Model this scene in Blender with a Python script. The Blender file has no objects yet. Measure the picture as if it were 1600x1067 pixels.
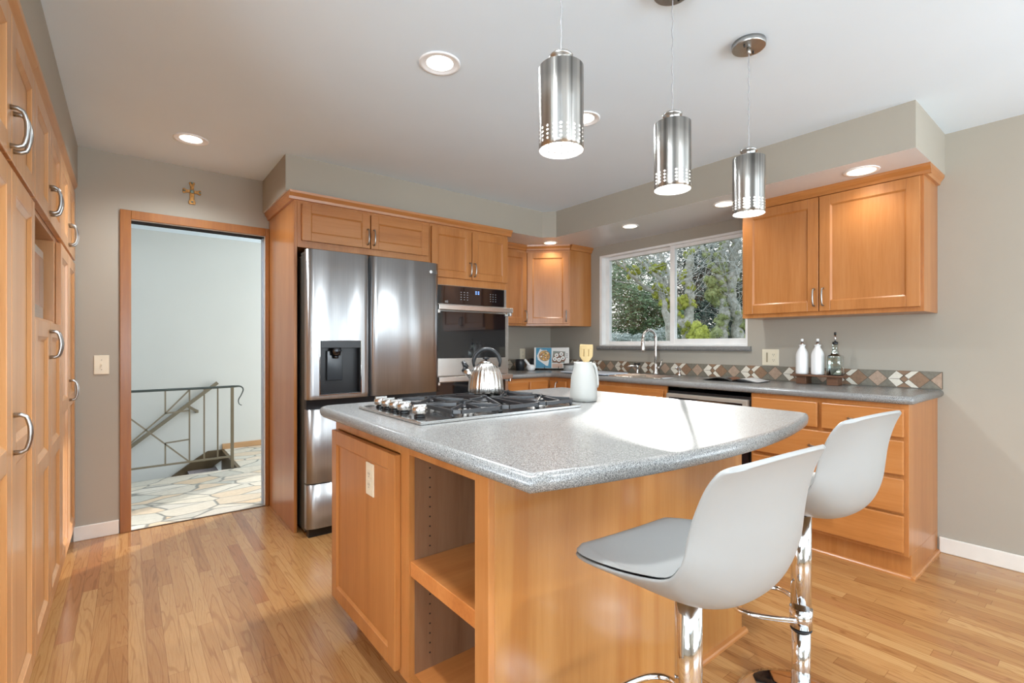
import bpy, bmesh, math, random
from mathutils import Vector, Matrix, Euler

C = bpy.context.scene.collection
SC = bpy.context.scene

# ------------------------------------------------------------------ camera
F_PX, HORIZON, EYE = 757.0, 538.0, 1.195
YAW = math.radians(38.4)
cam_d = bpy.data.cameras.new('camera')
cam = bpy.data.objects.new('camera', cam_d)
C.objects.link(cam)
cam.location = (0, 0, EYE)
cam.rotation_euler = (math.radians(90), 0, -YAW)
cam_d.sensor_fit = 'HORIZONTAL'
cam_d.sensor_width = 36.0
cam_d.lens = 36.0 * F_PX / 1600.0
cam_d.shift_y = (HORIZON - 533.5) / 1600.0
cam_d.clip_start = 0.02
cam_d.clip_end = 300
SC.camera = cam

# ------------------------------------------------------------------ colour, exposure
SC.view_settings.view_transform = 'Standard'
SC.view_settings.look = 'None'
SC.view_settings.exposure = 0.28
SC.view_settings.gamma = 1.0
SC.view_settings.use_curve_mapping = False
SC.cycles.use_denoising = True
SC.cycles.max_bounces = 8
SC.cycles.diffuse_bounces = 5
SC.cycles.glossy_bounces = 4
SC.cycles.transmission_bounces = 6
SC.cycles.transparent_max_bounces = 12
SC.cycles.caustics_reflective = False
SC.cycles.caustics_refractive = False
SC.cycles.sample_clamp_indirect = 4.0
SC.cycles.sample_clamp_direct = 0.0

# ------------------------------------------------------------------ sky and sun
world = bpy.data.worlds.new('world')
SC.world = world
world.use_nodes = True
wn = world.node_tree
wn.nodes.clear()
wo = wn.nodes.new('ShaderNodeOutputWorld')
wb = wn.nodes.new('ShaderNodeBackground')
sky = wn.nodes.new('ShaderNodeTexSky')
sky.sky_type = 'NISHITA'
sky.sun_disc = False
sky.sun_elevation = math.radians(22)
sky.sun_rotation = math.radians(58)
sky.dust_density = 2.5
sky.air_density = 1.0
wmix = wn.nodes.new('ShaderNodeMix')
wmix.data_type = 'RGBA'
wmix.inputs[0].default_value = 0.97
wmix.inputs[7].default_value = (2.3, 2.55, 2.8, 1)
wn.links.new(sky.outputs[0], wmix.inputs[6])
wn.links.new(wmix.outputs[2], wb.inputs[0])
wb.inputs[1].default_value = 0.55
wn.links.new(wb.outputs[0], wo.inputs[0])

sd = bpy.data.lights.new('sun', 'SUN')
sd.energy = 4.2
sd.angle = math.radians(1.2)
sd.color = (1.0, 0.96, 0.9)
sun = bpy.data.objects.new('sun', sd)
C.objects.link(sun)
sun.rotation_euler = Vector((-1, -0.68, -0.41)).to_track_quat('-Z', 'Y').to_euler()


def area(name, loc, direction, sx, sy, power, col=(1, 1, 1)):
    d = bpy.data.lights.new(name, 'AREA')
    d.shape = 'RECTANGLE'
    d.size = sx
    d.size_y = sy
    d.energy = power
    d.color = col
    o = bpy.data.objects.new(name, d)
    C.objects.link(o)
    o.location = loc
    o.rotation_euler = Vector(direction).to_track_quat('-Z', 'Y').to_euler()
    return o


# area lights added for daylight at unseen openings around the room and in the hall
area('patio_ceiling_fill', (1.5, -3.75, 1.15), (0, 1, 1.3), 3.4, 1.8, 185, (0.82, 0.92, 1.0))  # added fill behind the viewer, tilted up to brighten the ceiling
area('side_ceiling_fill', (-2.75, -0.9, 1.3), (1, 0.0, 1.3), 2.2, 1.5, 190, (0.82, 0.92, 1.0))  # unseen fill from the left, aimed upward for more light on the ceiling
area('daylight_dining_window', (3.95, -1.8, 1.2), (-1, 0, 1.0), 2.1, 1.6, 55, (0.82, 0.92, 1.0))
area('daylight_hall_window', (2.85, 5.3, 1.4), (-1, 0, -0.05), 1.7, 1.9, 50, (0.93, 0.97, 1.0))

# ------------------------------------------------------------------ materials


def lin(c):
    out = []
    for v in c[:3]:
        v = v / 255.0
        out.append(v / 12.92 if v <= 0.04045 else ((v + 0.055) / 1.055) ** 2.4)
    return (out[0], out[1], out[2], 1.0)


class NT:
    def __init__(self, name):
        self.m = bpy.data.materials.new(name)
        self.m.use_nodes = True
        self.t = self.m.node_tree
        self.b = self.t.nodes['Principled BSDF']

    def n(self, kind, **kw):
        x = self.t.nodes.new(kind)
        for k, v in kw.items():
            setattr(x, k, v)
        return x

    def l(self, a, b):
        self.t.links.new(a, b)

    def coord(self, scale=(1, 1, 1), kind='Object', jitter=True):
        tc = self.n('ShaderNodeTexCoord')
        mp = self.n('ShaderNodeMapping')
        mp.inputs['Scale'].default_value = scale
        self.l(tc.outputs[kind], mp.inputs[0])
        if jitter:
            oi = self.n('ShaderNodeObjectInfo')
            mul = self.n('ShaderNodeMath', operation='MULTIPLY')
            mul.inputs[1].default_value = 37.0
            self.l(oi.outputs['Random'], mul.inputs[0])
            self.l(mul.outputs[0], mp.inputs['Location'])
        return mp.outputs[0]

    def noise(self, vec, scale, detail=3, rough=0.5, dist=0.0):
        x = self.n('ShaderNodeTexNoise')
        x.inputs['Scale'].default_value = scale
        x.inputs['Detail'].default_value = detail
        x.inputs['Roughness'].default_value = rough
        x.inputs['Distortion'].default_value = dist
        self.l(vec, x.inputs['Vector'])
        return x.outputs[0]

    def ramp(self, fac, stops, interp='LINEAR'):
        r = self.n('ShaderNodeValToRGB')
        r.color_ramp.interpolation = interp
        e = r.color_ramp.elements
        while len(e) < len(stops):
            e.new(0.5)
        for i, (p, c) in enumerate(stops):
            e[i].position = p
            e[i].color = c
        self.l(fac, r.inputs[0])
        return r.outputs[0]

    def mix(self, fac, a, b, blend='MIX'):
        m = self.n('ShaderNodeMix', data_type='RGBA', blend_type=blend)
        for sock, v in ((m.inputs[0], fac), (m.inputs[6], a), (m.inputs[7], b)):
            if hasattr(v, 'is_output'):
                self.l(v, sock)
            else:
                sock.default_value = v
        return m.outputs[2]

    def bump(self, h, strength, dist=0.002):
        b = self.n('ShaderNodeBump')
        b.inputs['Strength'].default_value = strength
        b.inputs['Distance'].default_value = dist
        self.l(h, b.inputs['Height'])
        self.l(b.outputs[0], self.b.inputs['Normal'])

    def math(self, op, a, b=None):
        m = self.n('ShaderNodeMath', operation=op)
        for i, v in enumerate((a, b)):
            if v is None:
                continue
            if hasattr(v, 'is_output'):
                self.l(v, m.inputs[i])
            else:
                m.inputs[i].default_value = v
        return m.outputs[0]


def plain(name, rgb, rough=0.5, metal=0.0, spec=0.5, noise_amt=0.05, nscale=8.0, coat=0.0):
    t = NT(name)
    v = t.coord()
    f = t.noise(v, nscale, 3)
    c = lin(rgb)
    k = noise_amt
    a = tuple(min(1, x * (1 - k)) for x in c[:3]) + (1,)
    b = tuple(min(1, x * (1 + k)) for x in c[:3]) + (1,)
    t.l(t.ramp(f, [(0.3, a), (0.7, b)]), t.b.inputs['Base Color'])
    t.b.inputs['Roughness'].default_value = rough
    t.b.inputs['Metallic'].default_value = metal
    t.b.inputs['Specular IOR Level'].default_value = spec
    t.b.inputs['Coat Weight'].default_value = coat
    return t.m


def wall_paint(name, rgb, rough=0.7, bump=0.15, scale=220):
    t = NT(name)
    v = t.coord(jitter=False)
    f = t.noise(v, scale, 2)
    t.l(t.ramp(t.noise(v, 3, 2), [(0.3, tuple(x * 0.98 for x in lin(rgb)[:3]) + (1,)), (0.7, lin(rgb))]), t.b.inputs['Base Color'])
    t.b.inputs['Roughness'].default_value = rough
    t.bump(f, bump, 0.001)
    return t.m


def wood(name, axis, light, mid, dark, rough=0.32, grain=26, coat=0.25, strength=1.0):
    """clear-finished maple; axis = direction the grain runs"""
    t = NT(name)
    sc = [1, 1, 1]
    for i in range(3):
        sc[i] = 1.0 if i != axis else 0.07
    v = t.coord(tuple(sc))
    fine = t.noise(v, grain * 3, 4, 0.6)
    broad = t.noise(v, 5.0, 3, 0.5, 1.2)
    f = t.math('ADD', t.math('MULTIPLY', fine, 0.35 * strength), t.math('MULTIPLY', broad, 0.75))
    col = t.ramp(f, [(0.32, lin(dark)), (0.54, lin(mid)), (0.78, lin(light))])
    t.l(col, t.b.inputs['Base Color'])
    t.b.inputs['Roughness'].default_value = rough
    t.b.inputs['Coat Weight'].default_value = coat
    t.b.inputs['Coat Roughness'].default_value = 0.18
    t.bump(fine, 0.05, 0.0005)
    return t.m


ML, MM, MD = (189, 130, 76), (176, 114, 59), (155, 94, 42)
WV = wood('maple_vertical_grain', 2, ML, MM, MD)
WX = wood('maple_grain_along_x', 0, ML, MM, MD)
WY = wood('maple_grain_along_y', 1, ML, MM, MD)
LL, LM, LD = (206, 156, 108), (194, 141, 90), (176, 118, 66)
WL = wood('pantry_maple_vertical', 2, LL, LM, LD)
WLY = wood('pantry_maple_rail', 1, LL, LM, LD)
PANEL = wood('island_end_panel_wood', 2, (194, 144, 88), (182, 128, 71), (164, 107, 52), rough=0.22, coat=0.45, strength=0.6)
TRIMW = wood('door_casing_wood', 2, (168, 110, 50), (152, 94, 38), (130, 76, 28))
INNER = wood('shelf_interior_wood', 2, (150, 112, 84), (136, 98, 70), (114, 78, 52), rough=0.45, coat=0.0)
SHELFW = wood('shelf_board_wood', 0, (206, 136, 76), (192, 120, 62), (172, 101, 47), rough=0.35)
DARKW = wood('walnut_riser', 1, (120, 82, 56), (98, 64, 42), (70, 44, 28), rough=0.5, coat=0.0)
SPOONW = wood('pale_beech', 2, (196, 172, 124), (182, 156, 108), (160, 132, 86), rough=0.6, coat=0.0)

WALL = wall_paint('greige_wall_paint', (166, 159, 146))
CEIL = wall_paint('white_ceiling_paint', (224, 238, 249), 0.85, 0.25, 120)
SOFU = wall_paint('soffit_underside_paint', (222, 226, 230), 0.3, 0.1)
HALLW = wall_paint('hall_wall_paint', (212, 214, 210), 0.7)
BASEB = plain('white_baseboard_paint', (226, 222, 214), 0.45)
WFRAME = plain('white_vinyl_frame', (236, 236, 234), 0.35)
IVORY = plain('ivory_plastic', (224, 214, 190), 0.35)
BLACK = plain('black_plastic', (22, 23, 25), 0.35)
SLOT = plain('dark_slot', (25, 22, 20), 0.7)
RUBBER = plain('black_rubber', (28, 28, 30), 0.6)
WHITEP = plain('white_moulded_plastic', (146, 146, 144), 0.42, noise_amt=0.01)
PADM = plain('white_seat_pad', (176, 176, 174), 0.5, noise_amt=0.01)
CERAM = plain('matte_white_ceramic', (170, 169, 164), 0.45, noise_amt=0.02)
GLAZE = plain('glossy_white_ceramic', (232, 232, 230), 0.15, noise_amt=0.01, coat=0.4)
CHROME = plain('chrome', (225, 225, 226), 0.06, 1.0, noise_amt=0.0)
NICKEL = plain('brushed_nickel', (186, 186, 184), 0.3, 1.0, noise_amt=0.05, nscale=40)
IRON = plain('cast_iron', (36, 36, 38), 0.38, 0.0, noise_amt=0.2, nscale=80)
RAILM = plain('bronze_painted_iron', (126, 118, 100), 0.45, 0.3)
RAILT = plain('dark_green_grey_rail', (72, 82, 80), 0.4, 0.3)
STAIRW = plain('dark_stair_stringer', (92, 76, 52), 0.5)
GLASSB = plain('oven_black_glass', (16, 18, 22), 0.05, 0.0, 0.6, noise_amt=0.0, coat=0.6)
FRSIDE = plain('fridge_side_grey', (92, 94, 90), 0.4, 0.5)
DWM = plain('dishwasher_greige_plastic', (150, 140, 128), 0.4)
BLUEP = plain('book_blue_paper', (38, 126, 158), 0.4)
PAPER = plain('printed_paper_white', (222, 220, 214), 0.5)
PAGEG = plain('magazine_grey_page', (212, 212, 212), 0.4)
INK = plain('print_dark_ink', (44, 40, 40), 0.5)
FOODA = plain('food_photo_golden', (205, 160, 90), 0.5, noise_amt=0.5, nscale=60)
FOODB = plain('food_photo_brown', (116, 74, 48), 0.5, noise_amt=0.4, nscale=80)
DISHG = plain('food_photo_grey_tray', (128, 134, 124), 0.5)
SKINC = plain('food_photo_pink_band', (206, 172, 152), 0.5)


def steel(name, rgb, rough, axis=0, wav=0.0, streak=0.0):
    t = NT(name)
    sc = [60, 60, 60]
    sc[axis] = 1.0
    v = t.coord(tuple(sc))
    f = t.noise(v, 3, 2)
    c = lin(rgb)
    t.l(t.ramp(f, [(0.2, tuple(x * 0.86 for x in c[:3]) + (1,)), (0.8, c)]), t.b.inputs['Base Color'])
    t.b.inputs['Metallic'].default_value = 1.0
    t.b.inputs['Roughness'].default_value = rough
    if streak or wav:
        # fine brushing spreads the reflections up and down
        tg = t.n('ShaderNodeCombineXYZ')
        tg.inputs[2].default_value = 1.0
        t.l(tg.outputs[0], t.b.inputs['Tangent'])
        t.b.inputs['Anisotropic'].default_value = 0.85
    if streak:
        g = t.noise(t.coord((42, 42, 0.2)), 1.0, 2, 0.6)
        t.l(t.ramp(g, [(0.36, tuple(x * 0.45 for x in c[:3]) + (1,)), (0.5, c), (0.62, tuple(min(1, x * 1.35) for x in c[:3]) + (1,))]), t.b.inputs['Base Color'])
        t.bump(g, 0.35, 0.004)
    if wav:
        v2 = t.coord((6, 6, 0.55))
        b1 = t.n('ShaderNodeBump')
        b1.inputs['Strength'].default_value = wav
        b1.inputs['Distance'].default_value = 0.03
        t.l(t.noise(v2, 1.0, 1, 0.4), b1.inputs['Height'])
        t.l(b1.outputs[0], t.b.inputs['Normal'])
    return t.m


STEEL = steel('brushed_stainless', (214, 212, 208), 0.24, 0)
FRIDGE = steel('fridge_stainless', (196, 198, 200), 0.36, 2, 0.42)
SHADEM = steel('brushed_lamp_steel', (176, 173, 168), 0.3, 2, streak=1.0)
KETTLEM = steel('kettle_stainless', (206, 202, 196), 0.24, 2)
PULLM = steel('satin_pull', (176, 176, 174), 0.28, 2)


def emit(name, rgb, strength):
    t = NT(name)
    t.b.inputs['Base Color'].default_value = lin(rgb)
    t.b.inputs['Emission Color'].default_value = lin(rgb)
    t.b.inputs['Emission Strength'].default_value = strength
    return t.m


LENS = emit('lit_diffuser', (255, 250, 240), 4.0)
LENSW = emit('lit_warm_diffuser', (255, 240, 214), 3.0)
BULB = emit('lit_bulb', (255, 248, 238), 18.0)
DISPLAY = emit('oven_clock_display', (120, 170, 255), 1.5)


def glass(name, col=(1, 1, 1, 1), thin=True, alpha_refl=0.08):
    t = NT(name)
    t.t.nodes.remove(t.b)
    out = [n for n in t.t.nodes if n.type == 'OUTPUT_MATERIAL'][0]
    tr = t.n('ShaderNodeBsdfTransparent')
    tr.inputs[0].default_value = col
    gl = t.n('ShaderNodeBsdfGlossy')
    gl.inputs['Roughness'].default_value = 0.02
    fr = t.n('ShaderNodeFresnel')
    fr.inputs[0].default_value = 1.45
    mx = t.n('ShaderNodeMixShader')
    f = t.math('MULTIPLY', fr.outputs[0], alpha_refl)
    t.l(f, mx.inputs[0])
    t.l(tr.outputs[0], mx.inputs[1])
    t.l(gl.outputs[0], mx.inputs[2])
    t.l(mx.outputs[0], out.inputs[0])
    return t.m


PANE = glass('window_glass', (0.97, 0.98, 0.98, 1), alpha_refl=0.9)
BOTTLEG = glass('green_tinted_bottle_glass', (0.84, 0.90, 0.86, 1), alpha_refl=3.5)


def granite():
    t = NT('grey_speckled_solid_surface')
    v = t.coord(jitter=False)
    n1 = t.noise(v, 420, 2, 0.6)
    n2 = t.noise(v, 230, 2, 0.7)
    c = t.ramp(n1, [(0.36, lin((73, 73, 73))), (0.46, lin((117, 116, 115))), (0.56, lin((133, 133, 130))), (0.68, lin((164, 163, 160)))])
    c2 = t.ramp(n2, [(0.62, (1, 1, 1, 1)), (0.7, lin((196, 188, 176)))])
    t.l(t.mix(1.0, c, c2, 'MULTIPLY'), t.b.inputs['Base Color'])
    t.b.inputs['Roughness'].default_value = 0.27
    t.b.inputs['Specular IOR Level'].default_value = 0.55
    return t.m


GRAN = granite()


def oak_floor():
    t = NT('oak_strip_floor')
    tc = t.n('ShaderNodeTexCoord')
    sp = t.n('ShaderNodeSeparateXYZ')
    t.l(tc.outputs['Object'], sp.inputs[0])
    w = 0.0575
    xr = t.math('DIVIDE', sp.outputs[0], w)
    row = t.math('FLOOR', xr)
    wn1 = t.n('ShaderNodeTexWhiteNoise', noise_dimensions='1D')
    t.l(row, wn1.inputs['W'])
    off = t.math('MULTIPLY', wn1.outputs[0], 5.0)
    yy = t.math('DIVIDE', t.math('ADD', sp.outputs[1], off), 0.82)
    col = t.math('FLOOR', yy)
    pid = t.n('ShaderNodeCombineXYZ')
    t.l(row, pid.inputs[0])
    t.l(col, pid.inputs[1])
    wn2 = t.n('ShaderNodeTexWhiteNoise', noise_dimensions='3D')
    t.l(pid.outputs[0], wn2.inputs['Vector'])
    base = t.ramp(wn2.outputs[0], [(0.0, lin((160, 112, 66))), (0.3, lin((173, 126, 77))), (0.6, lin((180, 134, 84))), (0.85, lin((188, 145, 94))), (1.0, lin((154, 100, 58)))])
    # grain, shifted per board
    gv = t.n('ShaderNodeCombineXYZ')
    t.l(t.math('ADD', t.math('MULTIPLY', sp.outputs[0], 9.0), t.math('MULTIPLY', wn2.outputs[0], 50)), gv.inputs[0])
    t.l(t.math('MULTIPLY', sp.outputs[1], 0.7), gv.inputs[1])
    t.l(t.math('MULTIPLY', wn2.outputs[0], 9), gv.inputs[2])
    nz = t.noise(gv.outputs[0], 1.3, 2, 0.5, 0.6)
    rings = t.math('SINE', t.math('MULTIPLY', nz, 80.0))
    rr = t.ramp(rings, [(0.0, (1, 1, 1, 1)), (0.70, (1, 1, 1, 1)), (1.0, (0.66, 0.56, 0.48, 1))])
    fv = t.n('ShaderNodeCombineXYZ')
    t.l(t.math('MULTIPLY', sp.outputs[0], 260.0), fv.inputs[0])
    t.l(t.math('MULTIPLY', sp.outputs[1], 9.0), fv.inputs[1])
    fine = t.noise(fv.outputs[0], 1.0, 3, 0.6)
    fr = t.ramp(fine, [(0.35, (0.82, 0.76, 0.7, 1)), (0.55, (1, 1, 1, 1))])
    c = t.mix(0.6, base, rr, 'MULTIPLY')
    c = t.mix(0.7, c, fr, 'MULTIPLY')
    # gaps between boards
    fx = t.math('FRACT', xr)
    ex = t.math('MINIMUM', fx, t.math('SUBTRACT', 1.0, fx))
    fy = t.math('FRACT', yy)
    ey = t.math('MULTIPLY', t.math('MINIMUM', fy, t.math('SUBTRACT', 1.0, fy)), 14)
    e = t.math('MINIMUM', ex, ey)
    g = t.ramp(e, [(0.0, (0.42, 0.3, 0.22, 1)), (0.022, (1, 1, 1, 1))])
    c = t.mix(0.8, c, g, 'MULTIPLY')
    t.l(c, t.b.inputs['Base Color'])
    t.b.inputs['Roughness'].default_value = 0.26
    t.b.inputs['Coat Weight'].default_value = 0.3
    t.b.inputs['Coat Roughness'].default_value = 0.15
    t.bump(fine, 0.08, 0.0006)
    return t.m


def flagstone():
    t = NT('cream_flagstone')
    v = t.coord((1.0, 1.7, 1), jitter=False)
    wv = t.mix(0.12, v, v)
    nz = t.n('ShaderNodeTexNoise')
    nz.inputs['Scale'].default_value = 2.0
    t.l(v, nz.inputs['Vector'])
    dv = t.mix(0.16, v, nz.outputs[1], 'ADD')
    a = t.n('ShaderNodeTexVoronoi', feature='F1')
    b = t.n('ShaderNodeTexVoronoi', feature='DISTANCE_TO_EDGE')
    for x in (a, b):
        x.inputs['Scale'].default_value = 3.3
        t.l(dv, x.inputs['Vector'])
    sp = t.n('ShaderNodeSeparateColor')
    t.l(a.outputs['Color'], sp.inputs[0])
    cell = t.ramp(sp.outputs[0], [(0.0, lin((205, 200, 190))), (0.35, lin((214, 206, 190))), (0.6, lin((196, 196, 188))), (0.8, lin((216, 190, 158))), (1.0, lin((222, 218, 208)))])
    mott = t.noise(v, 22, 6, 0.7)
    cell = t.mix(0.5, cell, t.ramp(mott, [(0.3, (0.62, 0.6, 0.56, 1)), (0.6, (1, 1, 1, 1))]), 'MULTIPLY')
    m = t.ramp(b.outputs['Distance'], [(0.012, (0, 0, 0, 1)), (0.04, (1, 1, 1, 1))])
    c = t.mix(m, lin((132, 132, 126)), cell)
    t.l(c, t.b.inputs['Base Color'])
    t.b.inputs['Roughness'].default_value = 0.5
    t.bump(m, 0.4, 0.004)
    return t.m


OAK = oak_floor()
FLAG = flagstone()


def tile_m(name, rgb, k=0.35):
    t = NT(name)
    v = t.coord(jitter=False)
    f = t.noise(v, 70, 5, 0.7)
    c = lin(rgb)
    t.l(t.ramp(f, [(0.3, tuple(x * (1 - k) for x in c[:3]) + (1,)), (0.7, c)]), t.b.inputs['Base Color'])
    t.b.inputs['Roughness'].default_value = 0.5
    return t.m


T_SLATE = tile_m('slate_tile', (128, 122, 108))
T_BROWN = tile_m('rust_brown_tile', (150, 118, 92))
T_BEIGE = tile_m('rose_beige_tile', (180, 154, 132))
T_CREAM = tile_m('cream_tile', (222, 214, 198), 0.15)
T_GROUT = plain('tile_grout', (96, 82, 68), 0.8)


# ------------------------------------------------------------------ mesh builder
def frame(origin, facing):
    """local axes: u = to the right of someone looking at the front, v = out towards them, w = up"""
    z = Vector((0, 0, 1))
    v = Vector((facing[0], facing[1], 0)).normalized()
    u = z.cross(v)
    m = Matrix.Identity(4)
    for i in range(3):
        m[i][0] = u[i]
        m[i][1] = v[i]
        m[i][2] = z[i]
        m[i][3] = origin[i]
    return m


class MB:
    def __init__(self, M=None):
        self.bm = bmesh.new()
        self.M = M or Matrix.Identity(4)

    def P(self, p):
        return self.M @ Vector(p)

    def v(self, p):
        return self.bm.verts.new(self.P(p))

    def f(self, vs, mat=0, smooth=False):
        try:
            fc = self.bm.faces.new(vs)
            fc.material_index = mat
            fc.smooth = smooth
            return fc
        except ValueError:
            return None

    def box(self, a, b, mat=0):
        x0, y0, z0 = [min(a[i], b[i]) for i in range(3)]
        x1, y1, z1 = [max(a[i], b[i]) for i in range(3)]
        V = [self.v(p) for p in ((x0, y0, z0), (x1, y0, z0), (x1, y1, z0), (x0, y1, z0), (x0, y0, z1), (x1, y0, z1), (x1, y1, z1), (x0, y1, z1))]
        for q in ((0, 3, 2, 1), (4, 5, 6, 7), (0, 1, 5, 4), (1, 2, 6, 5), (2, 3, 7, 6), (3, 0, 4, 7)):
            self.f([V[i] for i in q], mat)
        return self

    def prism(self, poly, z0, z1, mat=0, smooth=False):
        A = [self.v((p[0], p[1], z0)) for p in poly]
        B = [self.v((p[0], p[1], z1)) for p in poly]
        n = len(poly)
        self.f(list(reversed(A)), mat)
        self.f(B, mat)
        for i in range(n):
            self.f([A[i], A[(i + 1) % n], B[(i + 1) % n], B[i]], mat, smooth)
        return self

    def extrude(self, pts, d, mat=0):
        """closed loop of 3-D points pushed along vector d"""
        d = Vector(d)
        A = [self.v(p) for p in pts]
        B = [self.v(Vector(p) + d) for p in pts]
        n = len(pts)
        self.f(list(reversed(A)), mat)
        self.f(B, mat)
        for i in range(n):
            self.f([A[i], A[(i + 1) % n], B[(i + 1) % n], B[i]], mat)
        return self

    def lathe(self, prof, c=(0, 0, 0), n=32, mat=0, axis='z', cap0=True, cap1=True, flute=0, famp=0.0, squash=None):
        rings = []
        for (r, z) in prof:
            ring = []
            for i in range(n):
                a = 2 * math.pi * i / n
                rr = r
                if flute:
                    rr = r * (1 - famp * (0.5 + 0.5 * math.cos(a * flute)) * (1 if r > 0.02 else 0))
                if squash:
                    k = squash
                    ca, sa = math.cos(a), math.sin(a)
                    q = (abs(ca) ** k + abs(sa) ** k) ** (-1.0 / k)
                    rr *= q
                x, y = rr * math.cos(a), rr * math.sin(a)
                if axis == 'z':
                    p = (c[0] + x, c[1] + y, c[2] + z)
                elif axis == 'y':
                    p = (c[0] + x, c[1] + z, c[2] + y)
                else:
                    p = (c[0] + z, c[1] + x, c[2] + y)
                ring.append(self.v(p))
            rings.append(ring)
        for j in range(len(rings) - 1):
            for i in range(n):
                self.f([rings[j][i], rings[j][(i + 1) % n], rings[j + 1][(i + 1) % n], rings[j + 1][i]], mat, True)
        if cap0:
            self.f(list(reversed(rings[0])), mat)
        if cap1:
            self.f(rings[-1], mat)
        return self

    def tube(self, pts, r, n=12, mat=0, cap=True):
        pts = [Vector(p) for p in pts]
        rs = r if isinstance(r, (list, tuple)) else [r] * len(pts)
        tang = []
        for i in range(len(pts)):
            a = pts[max(0, i - 1)]
            b = pts[min(len(pts) - 1, i + 1)]
            tang.append((b - a).normalized())
        t0 = tang[0]
        nrm = t0.orthogonal().normalized()
        rings = []
        for i, p in enumerate(pts):
            if i:
                q = tang[i - 1].rotation_difference(tang[i])
                nrm = (q @ nrm).normalized()
            bn = tang[i].cross(nrm).normalized()
            ring = []
            for k in range(n):
                a = 2 * math.pi * k / n
                ring.append(self.v(p + (nrm * math.cos(a) + bn * math.sin(a)) * rs[i]))
            rings.append(ring)
        for j in range(len(rings) - 1):
            for i in range(n):
                self.f([rings[j][i], rings[j][(i + 1) % n], rings[j + 1][(i + 1) % n], rings[j + 1][i]], mat, True)
        if cap:
            self.f(list(reversed(rings[0])), mat)
            self.f(rings[-1], mat)
        return self

    def ball(self, c, r, seg=2, mat=0, sx=1, sy=1, sz=1, jit=0.0, rnd=None):
        g = bmesh.ops.create_icosphere(self.bm, subdivisions=seg, radius=1.0)
        for vv in g['verts']:
            k = 1.0 + (rnd.uniform(-jit, jit) if rnd else 0)
            vv.co = self.P((c[0] + vv.co.x * r * sx * k, c[1] + vv.co.y * r * sy * k, c[2] + vv.co.z * r * sz * k))
            for fc in vv.link_faces:
                fc.material_index = mat
                fc.smooth = True
        return self

    def build(self, name, mat, parent=None, origin=None, bevel=0.0, seg=2, recalc=True, angle=35, weld=False):
        bm = self.bm
        if weld:
            bmesh.ops.remove_doubles(bm, verts=bm.verts, dist=1e-5)
        if recalc:
            bmesh.ops.recalc_face_normals(bm, faces=bm.faces)
        o_w = Vector(origin) if origin is not None else (parent.matrix_basis.translation if False else Vector((0, 0, 0)))
        inv = None
        if parent is not None:
            inv = world_of(parent).inverted()
            bmesh.ops.transform(bm, matrix=inv, verts=bm.verts)
        elif origin is not None:
            bmesh.ops.translate(bm, vec=-Vector(origin), verts=bm.verts)
        me = bpy.data.meshes.new(name)
        bm.to_mesh(me)
        bm.free()
        mats = mat if isinstance(mat, (list, tuple)) else [mat]
        for m in mats:
            me.materials.append(m)
        o = bpy.data.objects.new(name, me)
        C.objects.link(o)
        if parent is not None:
            o.parent = parent
        elif origin is not None:
            o.location = origin
        if bevel:
            b = o.modifiers.new('soft_edges', 'BEVEL')
            b.width = bevel
            b.segments = seg
            b.limit_method = 'ANGLE'
            b.angle_limit = math.radians(angle)
            b.harden_normals = False
        return o


def world_of(o):
    m = o.matrix_basis.copy()
    p = o.parent
    while p is not None:
        m = p.matrix_basis @ m
        p = p.parent
    return m


def refresh(o):
    o.matrix_basis = Matrix.LocRotScale(o.location, o.rotation_euler, o.scale)


def thing(name, label, cat, loc=(0, 0, 0), rz=0.0, group=None):
    o = bpy.data.objects.new(name, None)
    C.objects.link(o)
    o.location = loc
    o.rotation_euler = (0, 0, rz)
    refresh(o)
    o.empty_display_size = 0.1
    o['label'] = label
    o['category'] = cat
    if group:
        o['group'] = group
    return o


def tag(o, label, cat, group=None):
    o['label'] = label
    o['category'] = cat
    if group:
        o['group'] = group
    return o


def struct(o):
    o['kind'] = 'structure'
    return o


def at(px, py, depth):
    """point of the place seen along a sight line of the photograph, that far out"""
    u = (px - 800) / F_PX
    s, c = math.sin(YAW), math.cos(YAW)
    return Vector((depth * (s + u * c), depth * (c - u * s), EYE - depth * (py - HORIZON) / F_PX))


def copy_tree(o, parent=None):
    c = o.copy()
    C.objects.link(c)
    if parent is not None:
        c.parent = parent
    for ch in list(o.children):
        copy_tree(ch, c)
    return c


def text_mesh(name, body, size, M, mat, parent, depth=0.0006):
    cu = bpy.data.curves.new(name, 'FONT')
    cu.body = body
    cu.size = size
    cu.extrude = depth
    tmp = bpy.data.objects.new(name, cu)
    C.objects.link(tmp)
    dg = bpy.context.evaluated_depsgraph_get()
    me = bpy.data.meshes.new_from_object(tmp.evaluated_get(dg))
    bpy.data.objects.remove(tmp)
    me.materials.clear()
    me.materials.append(mat)
    # text lies in x-y; stand it up: x -> u, y -> up, z -> out
    R = Matrix(((1, 0, 0, 0), (0, 0, 1, 0), (0, 1, 0, 0), (0, 0, 0, 1)))
    me.transform(M @ R)
    me.flip_normals()
    me.transform(world_of(parent).inverted())
    o = bpy.data.objects.new(name, me)
    C.objects.link(o)
    o.parent = parent
    return o


# ------------------------------------------------------------------ the room
XW, YW, ZC = 3.675, 3.95, 2.40        # window wall, doorway wall, ceiling
XL, YB = -0.90, -3.60                 # left wall, wall behind the viewer
ZS = 2.165                            # soffit underside

struct(MB().box((XL - 0.2, YB - 0.2, -0.06), (XW + 0.2, YW, 0)).build('floor', OAK))
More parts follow.
